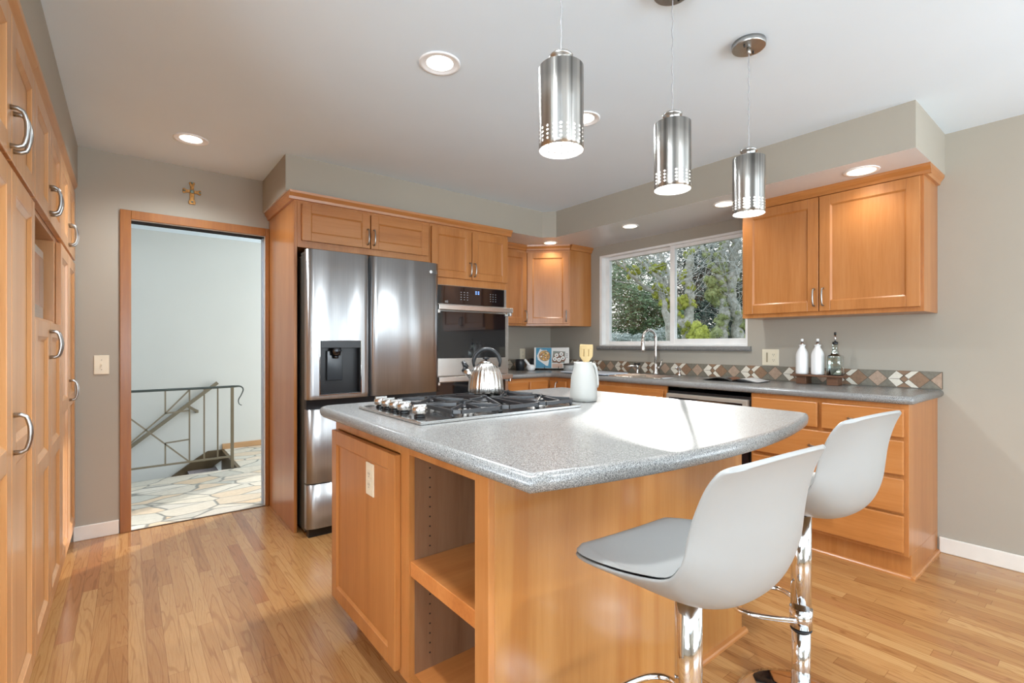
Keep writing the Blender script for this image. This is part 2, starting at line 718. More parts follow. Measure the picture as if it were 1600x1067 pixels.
# hall floor, with the stairwell left open behind the railing
hf = MB()
hf.box((-1.8, YW, -0.06), (3.0, 5.33, 0))
hf.box((0.86, 5.33, -0.06), (3.0, 6.5, 0))
struct(hf.build('floor_hall', FLAG))
struct(MB().box((XL - 2.3, YB - 0.3, ZC), (XW + 0.3, 6.6, ZC + 0.1)).build('ceiling', CEIL))

# doorway wall
dx0, dx1, dz = 0.016, 0.795, 1.995
w = MB()
w.box((XL, YW, 0), (dx0 - 0.02, YW + 0.12, ZC))
w.box((dx1 + 0.02, YW, 0), (XW + 0.2, YW + 0.12, ZC))
w.box((dx0 - 0.02, YW, dz + 0.02), (dx1 + 0.02, YW + 0.12, ZC))
struct(w.build('wall_back', WALL))
# window wall
wy0, wy1, wz0, wz1 = 1.767, 3.237, 1.18, 2.07
w = MB()
w.box((XW, YB, 0), (XW + 0.16, -2.9, ZC))
w.box((XW, -0.7, 0), (XW + 0.16, wy0, ZC))
w.box((XW, -2.9, 0), (XW + 0.16, -0.7, 0.35))
w.box((XW, -2.9, 2.15), (XW + 0.16, -0.7, ZC))
w.box((XW, wy1, 0), (XW + 0.16, YW, ZC))
w.box((XW, wy0, 0), (XW + 0.16, wy1, wz0))
w.box((XW, wy0, wz1), (XW + 0.16, wy1, ZC))
struct(w.build('wall_right', WALL))
# left wall: behind the pantry, then an opening to the next room with a window
w = MB()
w.box((XL - 0.12, 0.95, 0), (XL, YW, ZC))
w.box((XL - 2.0, 0.95, 0), (XL - 0.12, 1.07, ZC))
w.box((XL - 1.95, YB, 0), (XL - 1.8, -2.1, ZC))
w.box((XL - 1.95, 0.3, 0), (XL - 1.8, 0.95, ZC))
w.box((XL - 1.95, -2.1, 0), (XL - 1.8, 0.3, 0.6))
w.box((XL - 1.95, -2.1, 2.3), (XL - 1.8, 0.3, ZC))
struct(w.build('wall_left', WALL))
struct(MB().box((XL - 2.0, YB - 0.2, -0.06), (XL - 0.2, 1.07, 0)).build('floor_side', OAK))
w = MB()
w.box((XL - 1.95, YB - 0.12, 0), (-0.3, YB, ZC))
w.box((3.3, YB - 0.12, 0), (XW + 0.16, YB, ZC))
w.box((-0.3, YB - 0.12, 2.3), (3.3, YB, ZC))
w.box((-0.3, YB - 0.12, 0), (3.3, YB, 0.25))
struct(w.build('wall_front', WALL))
# hall walls
w = MB()
w.box((-1.9, 6.38, -1.6), (3.0, 6.5, ZC))
struct(w.build('wall_hall_back', HALLW))
w = MB()
w.box((-1.92, YW + 0.12, -1.6), (-1.8, 6.5, ZC))
struct(w.build('wall_hall_left', HALLW))
w = MB()
w.box((2.7, YW + 0.12, 0), (2.8, 4.4, ZC))
w.box((2.7, 6.2, 0), (2.8, 6.5, ZC))
w.box((2.7, 4.4, 2.3), (2.8, 6.2, ZC))
w.box((2.7, 4.4, 0), (2.8, 6.2, 0.4))
struct(w.build('wall_hall_right', HALLW))
w = MB()
w.box((-1.8, 5.27, -1.6), (0.86, 5.33, -0.06))
struct(w.build('wall_stairwell', HALLW))

# soffits
s = MB()
s.prism([(0.78, YW), (0.78, 3.285), (2.956, 3.285), (3.04, 3.19), (3.04, 0.635), (XW, 0.635), (XW, YW)], ZS, ZC)
so = s.build('wall_soffit', [WALL, SOFU])
for p in so.data.polygons:
    if p.normal.z < -0.9:
        p.material_index = 1
struct(so)
struct(MB().box((XL, 0.95, ZS), (-0.24, YW, ZC)).build('wall_soffit_left', WALL))

# baseboards
struct(MB().box((-0.26, YW - 0.014, 0.0), (-0.045, YW, 0.088)).build('baseboard_back', BASEB, bevel=0.004))
struct(MB().box((XW - 0.014, YB, 0.0), (XW, 0.66, 0.088)).build('baseboard_right', BASEB, bevel=0.005))
struct(MB().box((0.84, 6.362, 0.0), (2.7, 6.38, 0.062)).build('baseboard_hall', wood('hall_baseboard_wood', 0, (206, 170, 130), (192, 152, 110), (176, 134, 92)), bevel=0.003))

# door casing and frame
dr = thing('door_1', '', '')
del dr['label'], dr['category']
struct(dr)
ct = 0.056
cs = MB()
cs.box((dx0 - ct, YW - 0.018, 0), (dx0, YW, dz + ct))
cs.box((dx1, YW - 0.018, 0), (dx1 + 0.026, YW, dz + ct))
cs.box((dx0, YW - 0.018, dz), (dx1, YW, dz + ct))
cs.build('casing', TRIMW, dr, bevel=0.003)
j = MB()
j.box((dx0 - 0.02, YW, 0), (dx0, YW + 0.12, dz + 0.02))
j.box((dx1, YW, 0), (dx1 + 0.02, YW + 0.12, dz + 0.02))
j.box((dx0, YW, dz), (dx1, YW + 0.04, dz + 0.02))
j.box((dx0, YW + 0.07, dz), (dx1, YW + 0.12, dz + 0.02))
j.build('jamb', WFRAME, dr)
j = MB()
j.box((dx0, YW + 0.03, dz - 0.012), (dx1, YW + 0.036, dz))
j.box((dx0, YW + 0.074, dz - 0.012), (dx1, YW + 0.08, dz))
j.build('door_track', SLOT, dr)
j = MB()
j.box((dx1 - 0.012, YW + 0.038, 0.004), (dx1, YW + 0.072, dz - 0.012))
j.build('door_edge', plain('grey_blue_door_paint', (168, 182, 196), 0.4), dr, bevel=0.002)
struct(MB().box((dx0 - 0.02, YW - 0.012, 0.0), (dx1 + 0.02, YW + 0.002, 0.004)).build('trim_1', plain('dark_threshold', (84, 62, 44), 0.5)))

# kitchen window
wi = thing('window_1', '', '')
del wi['label'], wi['category']
struct(wi)
m = MB()
d0, d1 = XW + 0.002, XW + 0.15
m.box((d0, wy1 - 0.03, wz0), (d1, wy1, wz1))
m.box((d0, wy0, wz0), (d1, wy0 + 0.012, wz1))
m.box((d0, wy0 + 0.012, wz1 - 0.02), (d1, wy1 - 0.03, wz1))
m.box((d0, wy0 + 0.012, wz0), (d1, wy1 - 0.03, wz0 + 0.012))
m.build('window_lining', WFRAME, wi, bevel=0.002)
fx0, fx1 = XW + 0.055, XW + 0.10
m = MB()
ym = 2.43
m.box((fx0, wy1 - 0.075, wz0 + 0.012), (fx1, wy1 - 0.03, wz1 - 0.02))
m.box((fx0, ym, wz0 + 0.012), (fx1, wy1 - 0.075, wz0 + 0.045))
m.box((fx0, ym, wz1 - 0.05), (fx1, wy1 - 0.075, wz1 - 0.02))
m.box((fx0, ym, wz0 + 0.045), (fx1, ym + 0.03, wz1 - 0.05))
m.build('fixed_frame', WFRAME, wi, bevel=0.003)
m = MB()
gx0, gx1 = XW + 0.02, XW + 0.053
m.box((gx0, ym - 0.025, wz0 + 0.012), (gx1, ym + 0.02, wz1 - 0.02))
m.box((gx0, wy0 + 0.012, wz0 + 0.012), (gx1, ym - 0.025, wz0 + 0.062))
m.box((gx0, wy0 + 0.012, wz1 - 0.05), (gx1, ym - 0.025, wz1 - 0.02))
m.box((gx0, wy0 + 0.012, wz0 + 0.062), (gx1, wy0 + 0.028, wz1 - 0.05))
m.build('sliding_sash', WFRAME, wi, bevel=0.003)
MB().box((fx0 + 0.02, ym + 0.03, wz0 + 0.045), (fx0 + 0.023, wy1 - 0.075, wz1 - 0.05)).build('window_glass', PANE, wi)
MB().box((gx0 + 0.012, wy0 + 0.028, wz0 + 0.062), (gx0 + 0.015, ym - 0.025, wz1 - 0.05)).build('window_glass', PANE, wi)
m = MB()
pr = [(XW + 0.12, 0, 1.181), (XW - 0.02, 0, 1.181), (XW - 0.032, 0, 1.176), (XW - 0.036, 0, 1.166), (XW - 0.036, 0, 1.154), (XW - 0.03, 0, 1.145), (XW - 0.02, 0, 1.142), (XW, 0, 1.142), (XW, 0, 1.179), (XW + 0.12, 0, 1.179)]
m.extrude([(a, 1.735, c) for a, b, c in pr], (0, 1.512, 0))
m.build('window_sill', GRAN, wi)

# ------------------------------------------------------------------ cabinet parts


def pull(parent, M, u, w, v, L=0.105, vertical=True, r=0.0045, stand=0.026, mat=None, name='handle', n=10):
    mb = MB(M)
    pts = []
    h = L / 2
    seq = [(-h, 0.0), (-h, stand * 0.55), (-h + 0.006, stand * 0.88), (-h + 0.016, stand), (-h * 0.35, stand + 0.004), (0, stand + 0.005), (h * 0.35, stand + 0.004), (h - 0.016, stand), (h - 0.006, stand * 0.88), (h, stand * 0.55), (h, 0.0)]
    for a, b in seq:
        pts.append((u, v + b, w + a) if vertical else (u + a, v + b, w))
    rs = [r * 1.25, r * 1.1, r, r, r * 1.05, r * 1.15, r * 1.05, r, r, r * 1.1, r * 1.25]
    mb.tube(pts, rs, n)
    return mb.build(name, mat or PULLM, parent, recalc=True)


def shaker(parent, M, u0, u1, w0, w1, v0, name='door', stile=0.058, t=0.02, mat=None, rails=(), bead=0.008, rec=0.009):
    """framed door with a flat recessed panel; v0 = back of the door"""
    mb = MB(M)
    v1 = v0 + t
    mb.box((u0, v0, w0), (u0 + stile, v1, w1))
    mb.box((u1 - stile, v0, w0), (u1, v1, w1))
    mb.box((u0 + stile, v0, w0), (u1 - stile, v1, w0 + stile))
    mb.box((u0 + stile, v0, w1 - stile), (u1 - stile, v1, w1))
    zz = [w0 + stile]
    for r in sorted(rails):
        mb.box((u0 + stile, v0, r - stile * 0.5), (u1 - stile, v1, r + stile * 0.5))
        zz += [r - stile * 0.5, r + stile * 0.5]
    zz.append(w1 - stile)
    a, b = u0 + stile, u1 - stile
    vp = v1 - rec
    for i in range(0, len(zz), 2):
        c, d = zz[i], zz[i + 1]
        mb.box((a, v0 + 0.003, c), (b, vp, d))
        # sloping bead round the panel
        q = bead
        o = [mb.v((a, v1 - 0.002, c)), mb.v((b, v1 - 0.002, c)), mb.v((b, v1 - 0.002, d)), mb.v((a, v1 - 0.002, d))]
        n = [mb.v((a + q, vp + 0.0005, c + q)), mb.v((b - q, vp + 0.0005, c + q)), mb.v((b - q, vp + 0.0005, d - q)), mb.v((a + q, vp + 0.0005, d - q))]
        for k in range(4):
            mb.f([o[k], o[(k + 1) % 4], n[(k + 1) % 4], n[k]])
    return mb.build(name, mat or WV, parent, bevel=0.0022)


def slab(parent, M, u0, u1, w0, w1, v0, name='drawer', t=0.02, mat=None):
    mb = MB(M)
    mb.box((u0, v0, w0), (u1, v0 + t, w1))
    return mb.build(name, mat, parent, bevel=0.005)


def crown(parent, M, u0, u1, v, w0=2.112, w1=ZS, mat=None, ret0=0.0, ret1=0.0):
    """small sprung moulding along the top of a cabinet front, with optional returns"""
    mb = MB(M)
    prof = [(0.0, w0), (0.012, w0 + 0.002), (0.016, w0 + 0.018), (0.030, w1 - 0.014), (0.032, w1), (0.0, w1)]
    mb.extrude([(u0 - (0.032 if ret0 else 0), v + a, b) for a, b in prof], (u1 - u0 + (0.032 if ret0 else 0) + (0.032 if ret1 else 0), 0, 0))
    if ret1:
        mb.extrude([(u1 + a, v, b) for a, b in prof], (0, -ret1, 0))
    if ret0:
        mb.extrude([(u0 - a, v, b) for a, b in prof], (0, -ret0, 0))
    return mb.build('crown_moulding', mat or WX, parent)


# ---- cabinets round the refrigerator and oven (facing -Y); u = X, v = out from the face
FA = 3.26
fc = thing('refrigerator_cabinet', 'maple cabinet surround above and beside the steel refrigerator, next to the doorway', 'cabinet', (1.30, YW, 0))
M = frame((0, FA, 0), (0, -1))
b = MB(M)
dpt = YW - FA - 0.002
b.box((0.823, 0, 0.0), (0.842, -dpt, 2.12))                 # tall side panel
b.box((0.842, 0, 1.815), (1.785, -dpt, 2.12))
b.box((0.842, 0.0, 1.815), (1.785, 0.002, 1.84))
b.build('body', WV, fc, bevel=0.0015)
d1 = shaker(fc, M, 0.868, 1.314, 1.858, 2.092, 0.001, mat=WX, stile=0.055)
pull(d1, M, 1.296, 1.935, 0.02)
d1 = shaker(fc, M, 1.322, 1.768, 1.858, 2.092, 0.001, mat=WX, stile=0.055)
pull(d1, M, 1.340, 1.935, 0.02)
crown(fc, M, 0.823, 1.785, 0.0, ret0=dpt, mat=WX)

oc = thing('oven_cabinet', 'tall maple cabinet holding the double wall oven, two small doors on top', 'cabinet', (2.15, YW, 0))
b = MB(M)
b.box((1.787, 0, 0.1), (1.803, -dpt, 2.12))
b.box((2.512, 0, 0.0), (2.535, -dpt, 2.12))
b.box((1.803, 0, 1.655), (2.512, -dpt, 2.12))
b.box((1.803, 0, 0.1), (2.512, -dpt, 0.30))
b.box((1.803, -0.06, 0.0), (2.512, -dpt, 0.1))
b.box((1.803, -dpt + 0.02, 0.30), (2.512, -dpt, 1.655))
b.build('body', WV, oc, bevel=0.0015)
d1 = shaker(oc, M, 1.797, 2.157, 1.712, 2.092, 0.001, stile=0.055)
pull(d1, M, 2.138, 1.79, 0.02)
d1 = shaker(oc, M, 2.163, 2.523, 1.712, 2.092, 0.001, stile=0.055)
pull(d1, M, 2.182, 1.79, 0.02)
crown(oc, M, 1.785, 2.535, 0.0, ret1=0.2, mat=WX)

# ---- wall oven
ov = thing('double_wall_oven', 'stainless double wall oven with black glass doors, right of the refrigerator', 'oven', (2.157, 3.5, 0.3))
b = MB(M)
b.box((1.806, 0.0, 0.304), (2.509, -0.55, 1.652))
b.box((1.803, 0.0, 0.30), (2.512, 0.012, 1.655))
b.build('body', STEEL, ov, bevel=0.001)
b = MB(M)
b.box((1.808, 0.012, 1.508), (2.478, 0.03, 1.650))
b.build('control_panel', GLASSB, ov, bevel=0.003)
b = MB(M)
for i in range(3):
    for k in range(4):
        b.box((2.045 + i * 0.030, 0.0302, 1.545 + k * 0.019), (2.055 + i * 0.030, 0.0308, 1.549 + k * 0.019))
b.build('button_mark', plain('pale_print', (170, 170, 172), 0.5), ov)
b = MB(M)
for i in range(3):
    for k in range(4):
        b.box((2.33 + i * 0.026, 0.0302, 1.545 + k * 0.019), (2.338 + i * 0.026, 0.0308, 1.549 + k * 0.019))
b.build('button_mark', plain('pale_print', (170, 170, 172), 0.5), ov)
b = MB(M)
for i in (0, 1):
    x0 = 2.185 + i * 0.024
    b.box((x0, 0.0302, 1.606), (x0 + 0.014, 0.0308, 1.610))
    b.box((x0, 0.0302, 1.616), (x0 + 0.014, 0.0308, 1.620))
    b.box((x0, 0.0302, 1.596), (x0 + 0.014, 0.0308, 1.600))
b.build('clock_display', DISPLAY, ov)
text_mesh('maker_mark', 'LG', 0.022, frame((0, FA, 0), (0, -1)) @ Matrix.Translation((1.905, 0.0302, 1.518)), plain('print_white', (200, 200, 200), 0.5), ov)


def oven_door(w0, w1):
    g = MB(M)
    g.box((1.808, 0.012, w0), (2.509, 0.045, w1))
    dd = g.build('oven_door', STEEL, ov, bevel=0.003)
    g = MB(M)
    g.box((1.81, 0.045, w0 + 0.135), (2.476, 0.0475, w1 - 0.002))
    g.build('door_glass', GLASSB, dd, bevel=0.001)
    g = MB(M)
    g.box((1.81, 0.085, w1 + 0.006), (2.512, 0.105, w1 + 0.046))
    g.box((2.492, 0.045, w1 - 0.02), (2.512, 0.09, w1 + 0.046))
    g.box((1.81, 0.045, w1 - 0.02), (1.83, 0.09, w1 + 0.046))
    g.build('handle', STEEL, dd, bevel=0.004)


oven_door(0.952, 1.450)
oven_door(0.42, 0.905)

# ---- refrigerator
FF = 3.09
fr = thing('refrigerator', 'stainless french door refrigerator with water dispenser in its left door', 'refrigerator', (1.32, 3.5, 0))
M = frame((0, FF, 0), (0, -1))
b = MB(M)
b.box((0.862, -0.075, 0.03), (1.768, -0.8, 1.755))
b.box((0.862, -0.075, 1.755), (0.93, -0.16, 1.775))
b.box((1.70, -0.075, 1.755), (1.768, -0.16, 1.775))
b.build('body', FRSIDE, fr, bevel=0.003)


def bowed(mb, u0, u1, w0, w1, depth=0.065, bow=0.008, holes=None, n=20):
    """door slab with a gently bowed, rounded front"""
    us = [u0 + (u1 - u0) * i / n for i in range(n + 1)]
    if holes:
        us = sorted(set(us + [holes[0], holes[1]]))
        us = [x for x in us if x in (holes[0], holes[1]) or min(abs(x - holes[0]), abs(x - holes[1])) > 0.006]
    ws = [w0, w1] if not holes else [w0, holes[2], holes[3], w1]

    def vv(x):
        s = (x - u0) / (u1 - u0) * 2 - 1
        e = max(0, abs(s) - 0.93) / 0.07
        return bow * (1 - s * s) - bow - 0.016 * e * e
    grid = [[mb.v((x, vv(x), z)) for z in ws] for x in us]
    back = [[mb.v((x, -depth, z)) for z in ws] for x in us]
    for i in range(len(us) - 1):
        for k in range(len(ws) - 1):
            if holes and k == 1 and us[i] >= holes[0] - 1e-6 and us[i + 1] <= holes[1] + 1e-6:
                continue
            mb.f([grid[i][k], grid[i + 1][k], grid[i + 1][k + 1], grid[i][k + 1]], 0, True)
            mb.f([back[i][k + 1], back[i + 1][k + 1], back[i + 1][k], back[i][k]])
        mb.f([grid[i][0], back[i][0], back[i + 1][0], grid[i + 1][0]])
        mb.f([grid[i][-1], grid[i + 1][-1], back[i + 1][-1], back[i][-1]])
    for k in range(len(ws) - 1):
        mb.f([grid[0][k], grid[0][k + 1], back[0][k + 1], back[0][k]])
        mb.f([grid[-1][k], back[-1][k], back[-1][k + 1], grid[-1][k + 1]])


H = (0.934, 1.190, 0.882, 1.218)
b = MB(M)
bowed(b, 0.858, 1.2555, 0.852, 1.782, holes=H)
ld = b.build('door', FRIDGE, fr, recalc=False)
b = MB(M)
b.box((H[0], -0.055, H[2]), (H[1], -0.060, H[3]))
b.box((H[0], -0.055, H[2]), (H[0] + 0.004, -0.002, H[3]))
b.box((H[1] - 0.004, -0.055, H[2]), (H[1], -0.002, H[3]))
b.box((H[0] + 0.004, -0.055, H[2]), (H[1] - 0.004, -0.002, H[2] + 0.004))
b.box((H[0] + 0.004, -0.055, H[3] - 0.045), (H[1] - 0.004, 0.0, H[3]))
b.build('dispenser_recess', BLACK, ld, bevel=0.001)
b = MB(M)
b.box((0.985, -0.05, 0.965), (1.085, -0.035, 1.155))
b.build('dispenser_paddle', plain('smoked_paddle', (44, 48, 52), 0.12), ld, bevel=0.004)
b = MB(M)
b.lathe([(0.030, 1.125), (0.034, 1.15), (0.034, 1.175)], (1.037, -0.028, 0), 20)
b.lathe([(0.018, 1.105), (0.020, 1.125)], (1.037, -0.028, 0), 20)
b.build('dispenser_nozzle', plain('dark_chrome', (70, 72, 76), 0.12, 0.9), ld)
b = MB(M)
for (p, q) in (((H[0] - 0.006, H[2] - 0.006), (H[1] + 0.006, H[2])), ((H[0] - 0.006, H[3]), (H[1] + 0.006, H[3] + 0.003)), ((H[0] - 0.006, H[2]), (H[0], H[3])), ((H[1], H[2]), (H[1] + 0.006, H[3]))):
    b.box((p[0], -0.012, p[1]), (q[0], 0.001, q[1]))
b.build('dispenser_trim', CHROME, ld, bevel=0.001)
b = MB(M)
bowed(b, 1.2625, 1.776, 0.852, 1.782)
rd = b.build('door', FRIDGE, fr, recalc=False)
logo_m = plain('logo_print', (214, 214, 214), 0.4)
b = MB(M)
b.lathe([(0.0115, -0.0005), (0.0115, 0.0008)], (1.706, 0.0, 1.716), 20, axis='y')
b.build('logo_disc', logo_m, rd)
text_mesh('logo_letters', 'LG', 0.030, M @ Matrix.Translation((1.722, -0.0045, 1.706)), plain('logo_grey', (120, 120, 120), 0.4), rd, 0.0015)
b = MB(M)
bowed(b, 0.858, 1.776, 0.335, 0.790)
b.build('freezer_drawer', FRIDGE, fr, recalc=False)
b = MB(M)
bowed(b, 0.858, 1.776, 0.055, 0.328)
b.build('freezer_drawer', FRIDGE, fr, recalc=False)
b = MB(M)
b.box((0.862, -0.04, 0.790), (1.772, -0.075, 0.852))
b.box((1.2555, -0.03, 0.852), (1.2625, -0.075, 1.78))
b.build('grip_recess', BLACK, fr)
MB(M).box((0.872, -0.03, 0.0), (1.760, -0.075, 0.055)).build('toe_grille', BLACK, fr)
for x in (0.90, 1.73):
    for y in (-0.15, -0.7):
        MB(M).lathe([(0.02, 0.0), (0.02, 0.03)], (x, y, 0), 14).build('foot', RUBBER, fr)

# ---- upper corner cabinets
Z0, Z1 = 1.375, 2.12
uc = thing('wall_cabinet', 'narrow maple wall cabinet between the oven cabinet and the diagonal corner cabinet', 'cabinet', (2.8, YW, Z0))
M = frame((0, 3.645, 0), (0, -1))
b = MB(M)
b.box((2.536, 0, Z0), (3.064, -(YW - 3.645) + 0.002, Z1))
b.build('body', WV, uc, bevel=0.0015)
d1 = shaker(uc, M, 2.55, 3.058, Z0 + 0.022, Z1 - 0.03, 0.001, stile=0.055)
pull(d1, M, 3.035, 1.47, 0.02)
crown(uc, M, 2.536, 3.064, 0.0, mat=WX)

uc = thing('wall_cabinet', 'maple corner wall cabinet set at an angle left of the window', 'cabinet', (3.45, 3.72, Z0))
b = MB()
A, B_ = Vector((3.066, 3.645, 0)), Vector((3.37, 3.345, 0))
b.prism([(3.066, 3.645), (3.37, 3.345), (XW - 0.002, 3.345), (XW - 0.002, YW - 0.002), (3.066, YW - 0.002)], Z0, Z1)
b.build('body', WV, uc, bevel=0.0015)
L_ = (B_ - A).length
M = frame(A, (-1, -1.0133))
# u axis runs from A to B
d1 = shaker(uc, M, 0.012, L_ - 0.014, Z0 + 0.022, Z1 - 0.03, 0.001, stile=0.055)
pull(d1, M, L_ - 0.035, 1.47, 0.02)
crown(uc, M, 0.0, L_, 0.0, mat=WX)
M2 = frame((0, 3.345, 0), (0, -1))
crown(uc, M2, 3.37, XW - 0.002, 0.0, mat=WX)

# ---- upper cabinet right of the window
uc = thing('wall_cabinet', 'two door maple wall cabinet hanging right of the window above the white bottles', 'cabinet', (XW, 1.17, Z0))
M = frame((3.37, 0, 0), (-1, 0))      # u = -Y
b = MB(M)
b.box((-1.655, 0, Z0), (-0.668, -(XW - 3.37) + 0.002, Z1))
b.build('body', WV, uc, bevel=0.0015)
d1 = shaker(uc, M, -1.635, -1.174, Z0 + 0.026, Z1 - 0.012, 0.001, stile=0.06)
pull(d1, M, -1.196, 1.487, 0.02)
d1 = shaker(uc, M, -1.168, -0.682, Z0 + 0.026, Z1 - 0.012, 0.001, stile=0.06)
pull(d1, M, -1.146, 1.487, 0.02)
crown(uc, M, -1.655, -0.668, 0.0, ret1=0.303, ret0=0.303, mat=WY)

# ---- base cabinets along the window wall
XF, ZB = 3.07, 0.892
M = frame((XF, 0, 0), (-1, 0))
bc = thing('drawer_cabinet', 'maple base cabinet with stacked drawers at the right end of the counter', 'cabinet', (XW, 1.06, 0))
b = MB(M)
dp = -(XW - XF) + 0.002
b.box((-1.452, 0, 0.125), (-0.668, dp, ZB))
b.box((-1.452, -0.05, 0.0), (-0.668, dp, 0.125))
b.build('body', WV, bc, bevel=0.0015)
dl = [(-1.438, -1.074, 0.725, 0.868), (-1.054, -0.685, 0.725, 0.868), (-1.438, -0.685, 0.535, 0.708), (-1.438, -0.685, 0.343, 0.515), (-1.438, -0.685, 0.144, 0.33)]
for (a, c, z0, z1) in dl:
    q = slab(bc, M, a, c, z0, z1, 0.001, mat=WY)
    pull(q, M, (a + c) / 2, (z0 + z1) / 2, 0.02, vertical=False)
b = MB()
qr = [(0, 0), (0.018, 0), (0.017, 0.008), (0.012, 0.014), (0, 0.018)]
b.extrude([(XF + 0.05 - a, 1.452, c) for a, c in qr], (0, -0.784 - 0.018, 0))
b.extrude([(XF + 0.032, 0.668 - a, c) for a, c in qr], (XW - XF - 0.05, 0, 0))
b.build('quarter_round', WY, bc)

bc = thing('sink_cabinet', 'maple sink cabinet under the window with a plain false drawer front', 'cabinet', (XW, 2.6, 0))
b = MB(M)
b.box((-3.06, 0, 0.125), (-2.062, -0.02, ZB))
b.box((-3.06, -0.02, 0.125), (-2.062, dp, 0.72))
b.box((-3.06, -0.05, 0.0), (-2.062, dp, 0.125))
b.build('body', WV, bc, bevel=0.0015)
slab(bc, M, -2.99, -2.08, 0.735, 0.862, 0.001, 'false_front', mat=WY)
q = shaker(bc, M, -2.99, -2.54, 0.145, 0.715, 0.001)
pull(q, M, -2.57, 0.62, 0.02)
q = shaker(bc, M, -2.53, -2.08, 0.145, 0.715, 0.001)
pull(q, M, -2.50, 0.62, 0.02)

bc = thing('corner_base_cabinet', 'maple base cabinet in the corner beside the oven cabinet, with two small drawers', 'cabinet', (3.2, YW, 0))
M3 = frame((0, 3.31, 0), (0, -1))
b = MB()
b.prism([(2.537, YW - 0.002), (2.537, 3.31), (XF, 3.31), (XF, 3.062), (XW - 0.002, 3.062), (XW - 0.002, YW - 0.002)], 0.125, ZB)
b.box((2.537, 3.36, 0), (XW - 0.002, YW - 0.002, 0.125))
b.build('body', WX, bc, bevel=0.0015)
for (a, c) in ((2.556, 2.79), (2.815, 3.035)):
    q = slab(bc, M3, a, c, 0.735, 0.862, 0.001, mat=WX)
    q = shaker(bc, M3, a, c, 0.145, 0.715, 0.001)
q = slab(bc, M, -3.29, -3.08, 0.735, 0.862, 0.001, mat=WY)
pull(q, M, -3.185, 0.80, 0.02)

# ---- dishwasher
dw = thing('dishwasher', 'dishwasher with a taupe frame and dark control strip, left of the drawer cabinet', 'dishwasher', (3.4, 1.757, 0))
b = MB(M)
b.box((-2.056, -0.01, 0.02), (-1.458, dp + 0.02, 0.862))
b.build('body', BLACK, dw, bevel=0.002)
b = MB(M)
b.box((-2.05, -0.01, 0.12), (-1.464, 0.02, 0.70))
b.build('door', GLASSB, dw, bevel=0.003)
b = MB(M)
b.box((-2.05, -0.01, 0.705), (-1.464, 0.028, 0.845))
cp = b.build('control_panel', DWM, dw, bevel=0.006)
b = MB(M)
b.box((-2.025, 0.028, 0.73), (-1.495, 0.031, 0.82))
b.build('control_strip', GLASSB, cp, bevel=0.003)
b = MB(M)
b.lathe([(0.024, 0.03), (0.022, 0.045)], (-1.53, 0.0, 0.775), 24, axis='y')
b.build('dial', plain('blue_grey_dial', (84, 104, 116), 0.3), cp)
b = MB(M)
for i in range(5):
    b.box((-1.72 + i * 0.032, 0.031, 0.765), (-1.70 + i * 0.032, 0.036, 0.785))
b.build('button', plain('grey_button', (96, 100, 102), 0.4), cp, bevel=0.001)

# ------------------------------------------------------------------ countertops


def offset_poly(poly, d):
    n = len(poly)
    out = []
    for i in range(n):
        p0, p1, p2 = [Vector(poly[(i + k - 1) % n]) for k in range(3)]
        e1, e2 = (p1 - p0).normalized(), (p2 - p1).normalized()
        n1, n2 = Vector((-e1.y, e1.x)), Vector((-e2.y, e2.x))
        bis = n1 + n2
        L = bis.length
        bis = bis / L if L > 1e-6 else n1
        c = max(0.35, bis.dot(n1))
        out.append(p1 + bis * (d / c))
    return out


def countertop(name, poly, z1=0.934, th=0.042, hole=None, parent=None):
    """bull-nosed slab, outline counter-clockwise"""
    mb = MB()
    r = th / 2
    layers = []
    for k in range(9):
        a = -math.pi / 2 + math.pi * k / 8
        layers.append((r * 0.8 * (1 - math.cos(a)), z1 - r + r * math.sin(a)))
    rings = []
    for d, z in layers:
        rings.append([mb.v((p[0], p[1], z)) for p in offset_poly(poly, d)])
    n = len(poly)
    for j in range(len(rings) - 1):
        for i in range(n):
            mb.f([rings[j][i], rings[j][(i + 1) % n], rings[j + 1][(i + 1) % n], rings[j + 1][i]], 0, True)
    if hole is None:
        mb.f(list(reversed(rings[0])))
        mb.f(rings[-1])
    else:
        for ring in (rings[0], rings[-1]):
            z = ring[0].co.z
            hv = [mb.v((p[0], p[1], z)) for p in hole]
            edges = []
            for L in (ring, hv):
                for i in range(len(L)):
                    a, b_ = L[i], L[(i + 1) % len(L)]
                    e = mb.bm.edges.get((a, b_)) or mb.bm.edges.new((a, b_))
                    edges.append(e)
            bmesh.ops.triangle_fill(mb.bm, use_beauty=True, use_dissolve=False, edges=edges)
            if ring is rings[0]:
                lo = hv
            else:
                hi = hv
        for i in range(len(lo)):
            mb.f([lo[i], lo[(i + 1) % len(lo)], hi[(i + 1) % len(lo)], hi[i]])
    return mb.build(name, GRAN, parent)


def rounded_rect(x0, x1, y0, y1, r, n=5):
    out = []
    for (cx, cy, a0) in ((x1 - r, y1 - r, 0), (x0 + r, y1 - r, 90), (x0 + r, y0 + r, 180), (x1 - r, y0 + r, 270)):
        for k in range(n + 1):
            a = math.radians(a0 + 90 * k / n)
            out.append((cx + r * math.cos(a), cy + r * math.sin(a)))
    return out


poly = [(2.537, YW - 0.013), (2.537, 3.28), (2.99, 3.28), (3.02, 3.27), (3.037, 3.24), (3.04, 3.21), (3.04, 0.72), (3.055, 0.655), (3.075, 0.643), (XW - 0.002, 0.64), (XW - 0.002, YW - 0.013)]
SX0, SX1, SY0, SY1 = 3.145, 3.50, 2.19, 2.93
ctp = countertop('countertop', poly, hole=rounded_rect(SX0, SX1, SY0, SY1, 0.05))
tag(ctp, 'grey speckled L-shaped countertop running under the window', 'countertop')

